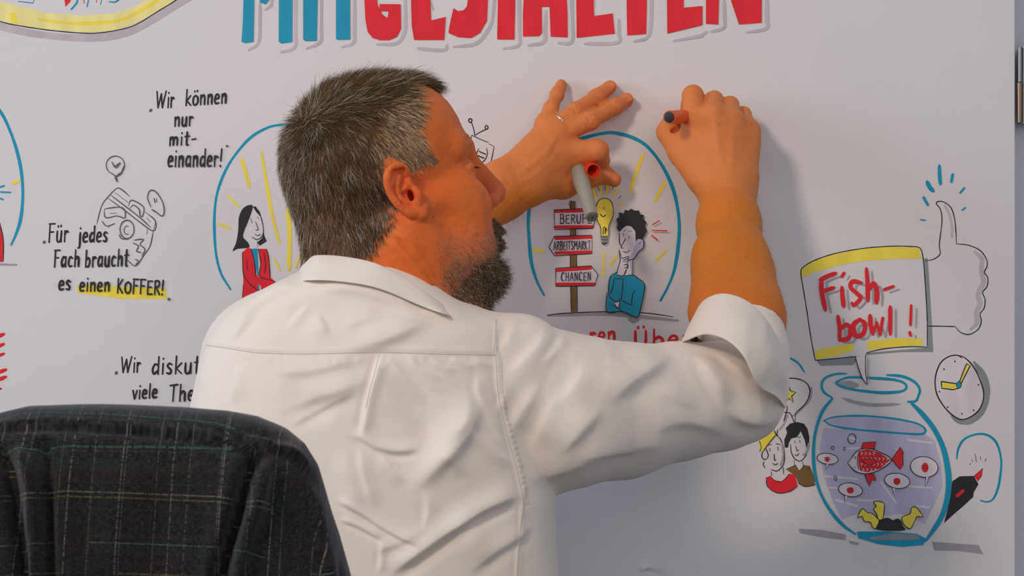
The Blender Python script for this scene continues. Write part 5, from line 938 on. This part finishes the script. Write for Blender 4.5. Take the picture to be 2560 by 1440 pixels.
# ---------------------------------------------------------------- jacket hung over a chair in front
DJ = 1.2
jt = [(-380, 1700), (-372, 1500), (-345, 1330), (-270, 1190), (-160, 1100), (-60, 1052), (0, 1030), (70, 1015), (200, 1011), (400, 1019), (560, 1029), (640, 1044), (712, 1072), (760, 1108), (795, 1165), (822, 1250), (852, 1345), (878, 1440), (900, 1560), (915, 1720), (925, 2000), (925, 2600), (-385, 2600), (-385, 2000)]
poly = np.array([P(x, y, DJ)[[0, 2]] for x, y in jt])
def jk(X):
    x, z = X[..., 0], X[..., 2]; d2 = np.full(x.shape, 1e9); ins = np.zeros(x.shape, bool); j = len(poly)-1
    for i in range(len(poly)):
        a, b = poly[j], poly[i]; e = b-a; wx, wz = x-a[0], z-a[1]; t = np.clip((wx*e[0]+wz*e[1])/(e@e), 0, 1)
        d2 = np.minimum(d2, (wx-t*e[0])**2+(wz-t*e[1])**2)
        ins ^= ((b[1] > z) != (a[1] > z)) & (x < (a[0]-b[0])*(z-b[1])/(a[1]-b[1]+1e-12)+b[0]); j = i
    s = np.sqrt(d2)*np.where(ins, -1, 1); T_ = .060+.035*np.clip((1.06-z)/.3, 0, 1); r = .055; w = np.abs(X[..., 1]+DJ)-T_
    a, b = s+r, w+r; d = np.minimum(np.maximum(a, b), 0)+np.sqrt(np.maximum(a, 0)**2+np.maximum(b, 0)**2)-r
    return np.maximum(np.maximum(d, -(d+.015)), .72-z)
J = SDF(); J.add(jk, (poly[:, 0].min()-.02, -DJ-.13, poly[:, 1].min()-.02), (poly[:, 0].max()+.02, -DJ+.13, poly[:, 1].max()+.02), .01)
Vj, Fj = J.mesh(.0032); Vj = relax(Vj, Fj, 3)
U0 = Vj.copy(); Nj = blur(normals(Vj, Fj), Fj, 3); Nj /= np.linalg.norm(Nj, axis=1)[:, None]+1e-9
jf = [([(655, 1110), (618, 1200), (590, 1300), (560, 1400), (540, 1500)], 15, -.026, 0), ([(690, 1120), (655, 1180), (640, 1260), (610, 1380), (590, 1500)], 22, .017, 0), ([(610, 1110), (580, 1180), (560, 1280), (520, 1420), (500, 1520)], 24, .007, 0),
      ([(-10, 1090), (20, 1180), (40, 1300), (55, 1420), (60, 1560)], 15, -.022, 0), ([(40, 1100), (75, 1200), (85, 1330), (90, 1450), (92, 1560)], 16, .015, 0), ([(108, 1080), (120, 1200), (126, 1320), (128, 1450), (130, 1560)], 11, -.013, 0), ([(160, 1110), (165, 1280), (168, 1560)], 26, .005, 0),
      ([(-40, 1075), (120, 1062), (260, 1068), (420, 1085), (560, 1112), (640, 1150)], 9, -.0035, -.8), ([(640, 1140), (680, 1125), (740, 1140), (780, 1190)], 10, .005, .6), ([(600, 1090), (660, 1110), (700, 1150)], 12, .006, -.5),
      ([(770, 1190), (790, 1290), (812, 1400), (825, 1500)], 18, .006, .5), ([(720, 1240), (735, 1350), (740, 1500)], 22, -.006, 0), ([(420, 1130), (400, 1260), (395, 1440), (390, 1560)], 40, -.006, 0), ([(280, 1120), (275, 1300), (270, 1500)], 40, .005, 0), ([(480, 1130), (520, 1240), (530, 1330)], 20, .003, .5), ([(840, 1380), (856, 1440), (870, 1500)], 12, -.004, 0)]
Vj = folds(Vj, Nj, jf); Vj = Vj+Nj*(.0015*vnoise(Vj*14, 41)+.0006*vnoise(Vj*50, 42))[:, None]
me = mesh('tweed_jacket', Vj, Fj); 
zt = np.array([P(x, y, DJ)[[0, 2]] for x, y in [(-380, 1240), (-200, 1110), (0, 1030), (200, 1011), (400, 1019), (560, 1029), (640, 1046), (712, 1080), (780, 1150), (840, 1240), (900, 1340)]])
ztop = np.interp(U0[:, 0], zt[:, 0], zt[:, 1]); w_ = np.stack([U0[:, 0]+.006*np.sin(U0[:, 2]*9), (U0[:, 2]-ztop)+.35*(ztop-ztop.max())-(U0[:, 1]+DJ+.06)*.9, U0[:, 1]*0], 1)
at = me.attributes.new('weave', 'FLOAT_VECTOR', 'POINT'); at.data.foreach_set('vector', w_.astype(np.float32).ravel())
m = bpy.data.materials.new('tweed'); m.use_nodes = True; nt = m.node_tree; b = nt.nodes['Principled BSDF']; b.inputs['Roughness'].default_value = .95; b.inputs['Specular IOR Level'].default_value = .1
b.inputs['Sheen Weight'].default_value = .22; b.inputs['Sheen Roughness'].default_value = .45; b.inputs['Sheen Tint'].default_value = (.9, .9, 1, 1)
ln_ = nt.links.new; A = nt.nodes.new('ShaderNodeAttribute'); A.attribute_name = 'weave'; sp = nt.nodes.new('ShaderNodeSeparateXYZ'); ln_(A.outputs['Vector'], sp.inputs[0])
def M(op, a, b_=None, c=None):
    n_ = nt.nodes.new('ShaderNodeMath'); n_.operation = op
    for i, v in enumerate((a, b_, c)):
        if v is None: continue
        if isinstance(v, (int, float)): n_.inputs[i].default_value = v
        else: ln_(v, n_.inputs[i])
    return n_.outputs[0]
def NZ(sx, sy, det=2):
    mp = nt.nodes.new('ShaderNodeMapping'); mp.inputs['Scale'].default_value = (sx, sy, 20); ln_(A.outputs['Vector'], mp.inputs[0]); n_ = nt.nodes.new('ShaderNodeTexNoise'); n_.inputs['Scale'].default_value = 1; n_.inputs['Detail'].default_value = det; ln_(mp.outputs[0], n_.inputs['Vector']); return n_
u_o, v_o = sp.outputs[0], sp.outputs[1]
def lines(co, per, wd, ph): return M('LESS_THAN', M('ABSOLUTE', M('SUBTRACT', M('FRACT', M('ADD', M('DIVIDE', co, per), ph)), .5)), wd/per/2)
def mixn(a, bcol, f):
    n_ = nt.nodes.new('ShaderNodeMix'); n_.data_type = 'RGBA'; ln_(f, n_.inputs[0]) if not isinstance(f, float) else None
    if isinstance(a, tuple): n_.inputs[6].default_value = a
    else: ln_(a, n_.inputs[6])
    if isinstance(bcol, tuple): n_.inputs[7].default_value = bcol
    else: ln_(bcol, n_.inputs[7])
    return n_.outputs[2]
th = M('MULTIPLY', M('SUBTRACT', NZ(2200, 260).outputs[0], .38), 2.2); tv = M('MULTIPLY', M('SUBTRACT', NZ(260, 2200).outputs[0], .38), 2.2)
wv = M('MULTIPLY', M('MAXIMUM', th, 0), M('MAXIMUM', tv, 0))
c = mixn((.006, .0065, .007, 1), (.095, .092, .090, 1), M('MINIMUM', M('MULTIPLY', wv, 1.7), 1.0))
hue = NZ(14, 130, 1); cr = nt.nodes.new('ShaderNodeValToRGB'); ln_(hue.outputs[0], cr.inputs[0]); e = cr.color_ramp.elements
e[0].position = .34; e[0].color = (.010, .045, .024, 1); e[1].position = .66; e[1].color = (.055, .014, .018, 1); q = e.new(.5); q.color = (.016, .018, .020, 1)
c = mixn(c, cr.outputs[0], M('MULTIPLY', M('MAXIMUM', tv, 0), .45))
dash = M('GREATER_THAN', NZ(900, 40).outputs[0], .44); dashv = M('GREATER_THAN', NZ(40, 900).outputs[0], .48)
br = NZ(9, 9, 1).outputs[0]
for per, wd, ph, col_, am in ((.0365, .0006, .21, (.21, .20, .185, 1), .8), (.0230, .0006, .63, (.13, .12, .115, 1), .7), (.0137, .0004, .4, (.05, .047, .045, 1), .5)):
    c = mixn(c, col_, M('MULTIPLY', M('MULTIPLY', lines(u_o, per, wd, ph), dashv), am))
for per, wd, ph, col_, am in ((.0320, .0006, .35, (.17, .17, .15, 1), .75), (.0480, .0006, .8, (.17, .15, .07, 1), .65), (.0570, .0006, .1, (.04, .11, .07, 1), .7), (.0170, .0004, .6, (.05, .05, .048, 1), .5), (.0410, .004, .6, (.045, .020, .022, 1), .22), (.0530, .005, .3, (.016, .042, .030, 1), .25)):
    c = mixn(c, col_, M('MULTIPLY', M('MULTIPLY', M('MULTIPLY', lines(v_o, per, wd, ph), dash), am), M('GREATER_THAN', br, .42)))
ln_(c, b.inputs['Base Color']); bp = nt.nodes.new('ShaderNodeBump'); bp.inputs['Strength'].default_value = .5; bp.inputs['Distance'].default_value = .0008; ln_(wv, bp.inputs['Height']); ln_(bp.outputs[0], b.inputs['Normal'])
jo = link('tweed_jacket', me, None, m); tag(jo, 'dark checked tweed jacket draped over a chair back in the left foreground', 'jacket')
fc = empty('foreground_chair', (P(270, 1500, DJ)[0], -DJ, 0), 'chair entirely covered by the dark tweed jacket in the left foreground', 'chair')
cx = P(270, 1500, DJ)[0]
box('backrest', (cx-.125, -DJ-.012, .50), (cx+.12, -DJ+.012, 1.035), M_cb, fc, bevel=.01)
box('seat', (cx-.20, -DJ-.44, .44), (cx+.20, -DJ-.0, .475), M_cb, fc, bevel=.012)
for sx in (-.18, .18):
    lathe('leg', [(0, .011), (.44, .011)], (cx+sx, -DJ-.42, 0), (cx+sx, -DJ-.40, .44), M_leg, fc, n=16); lathe('leg', [(0, .011), (.68, .011)], (cx+sx, -DJ+.02, 0), (cx+sx*.6, -DJ, .68), M_leg, fc, n=16)
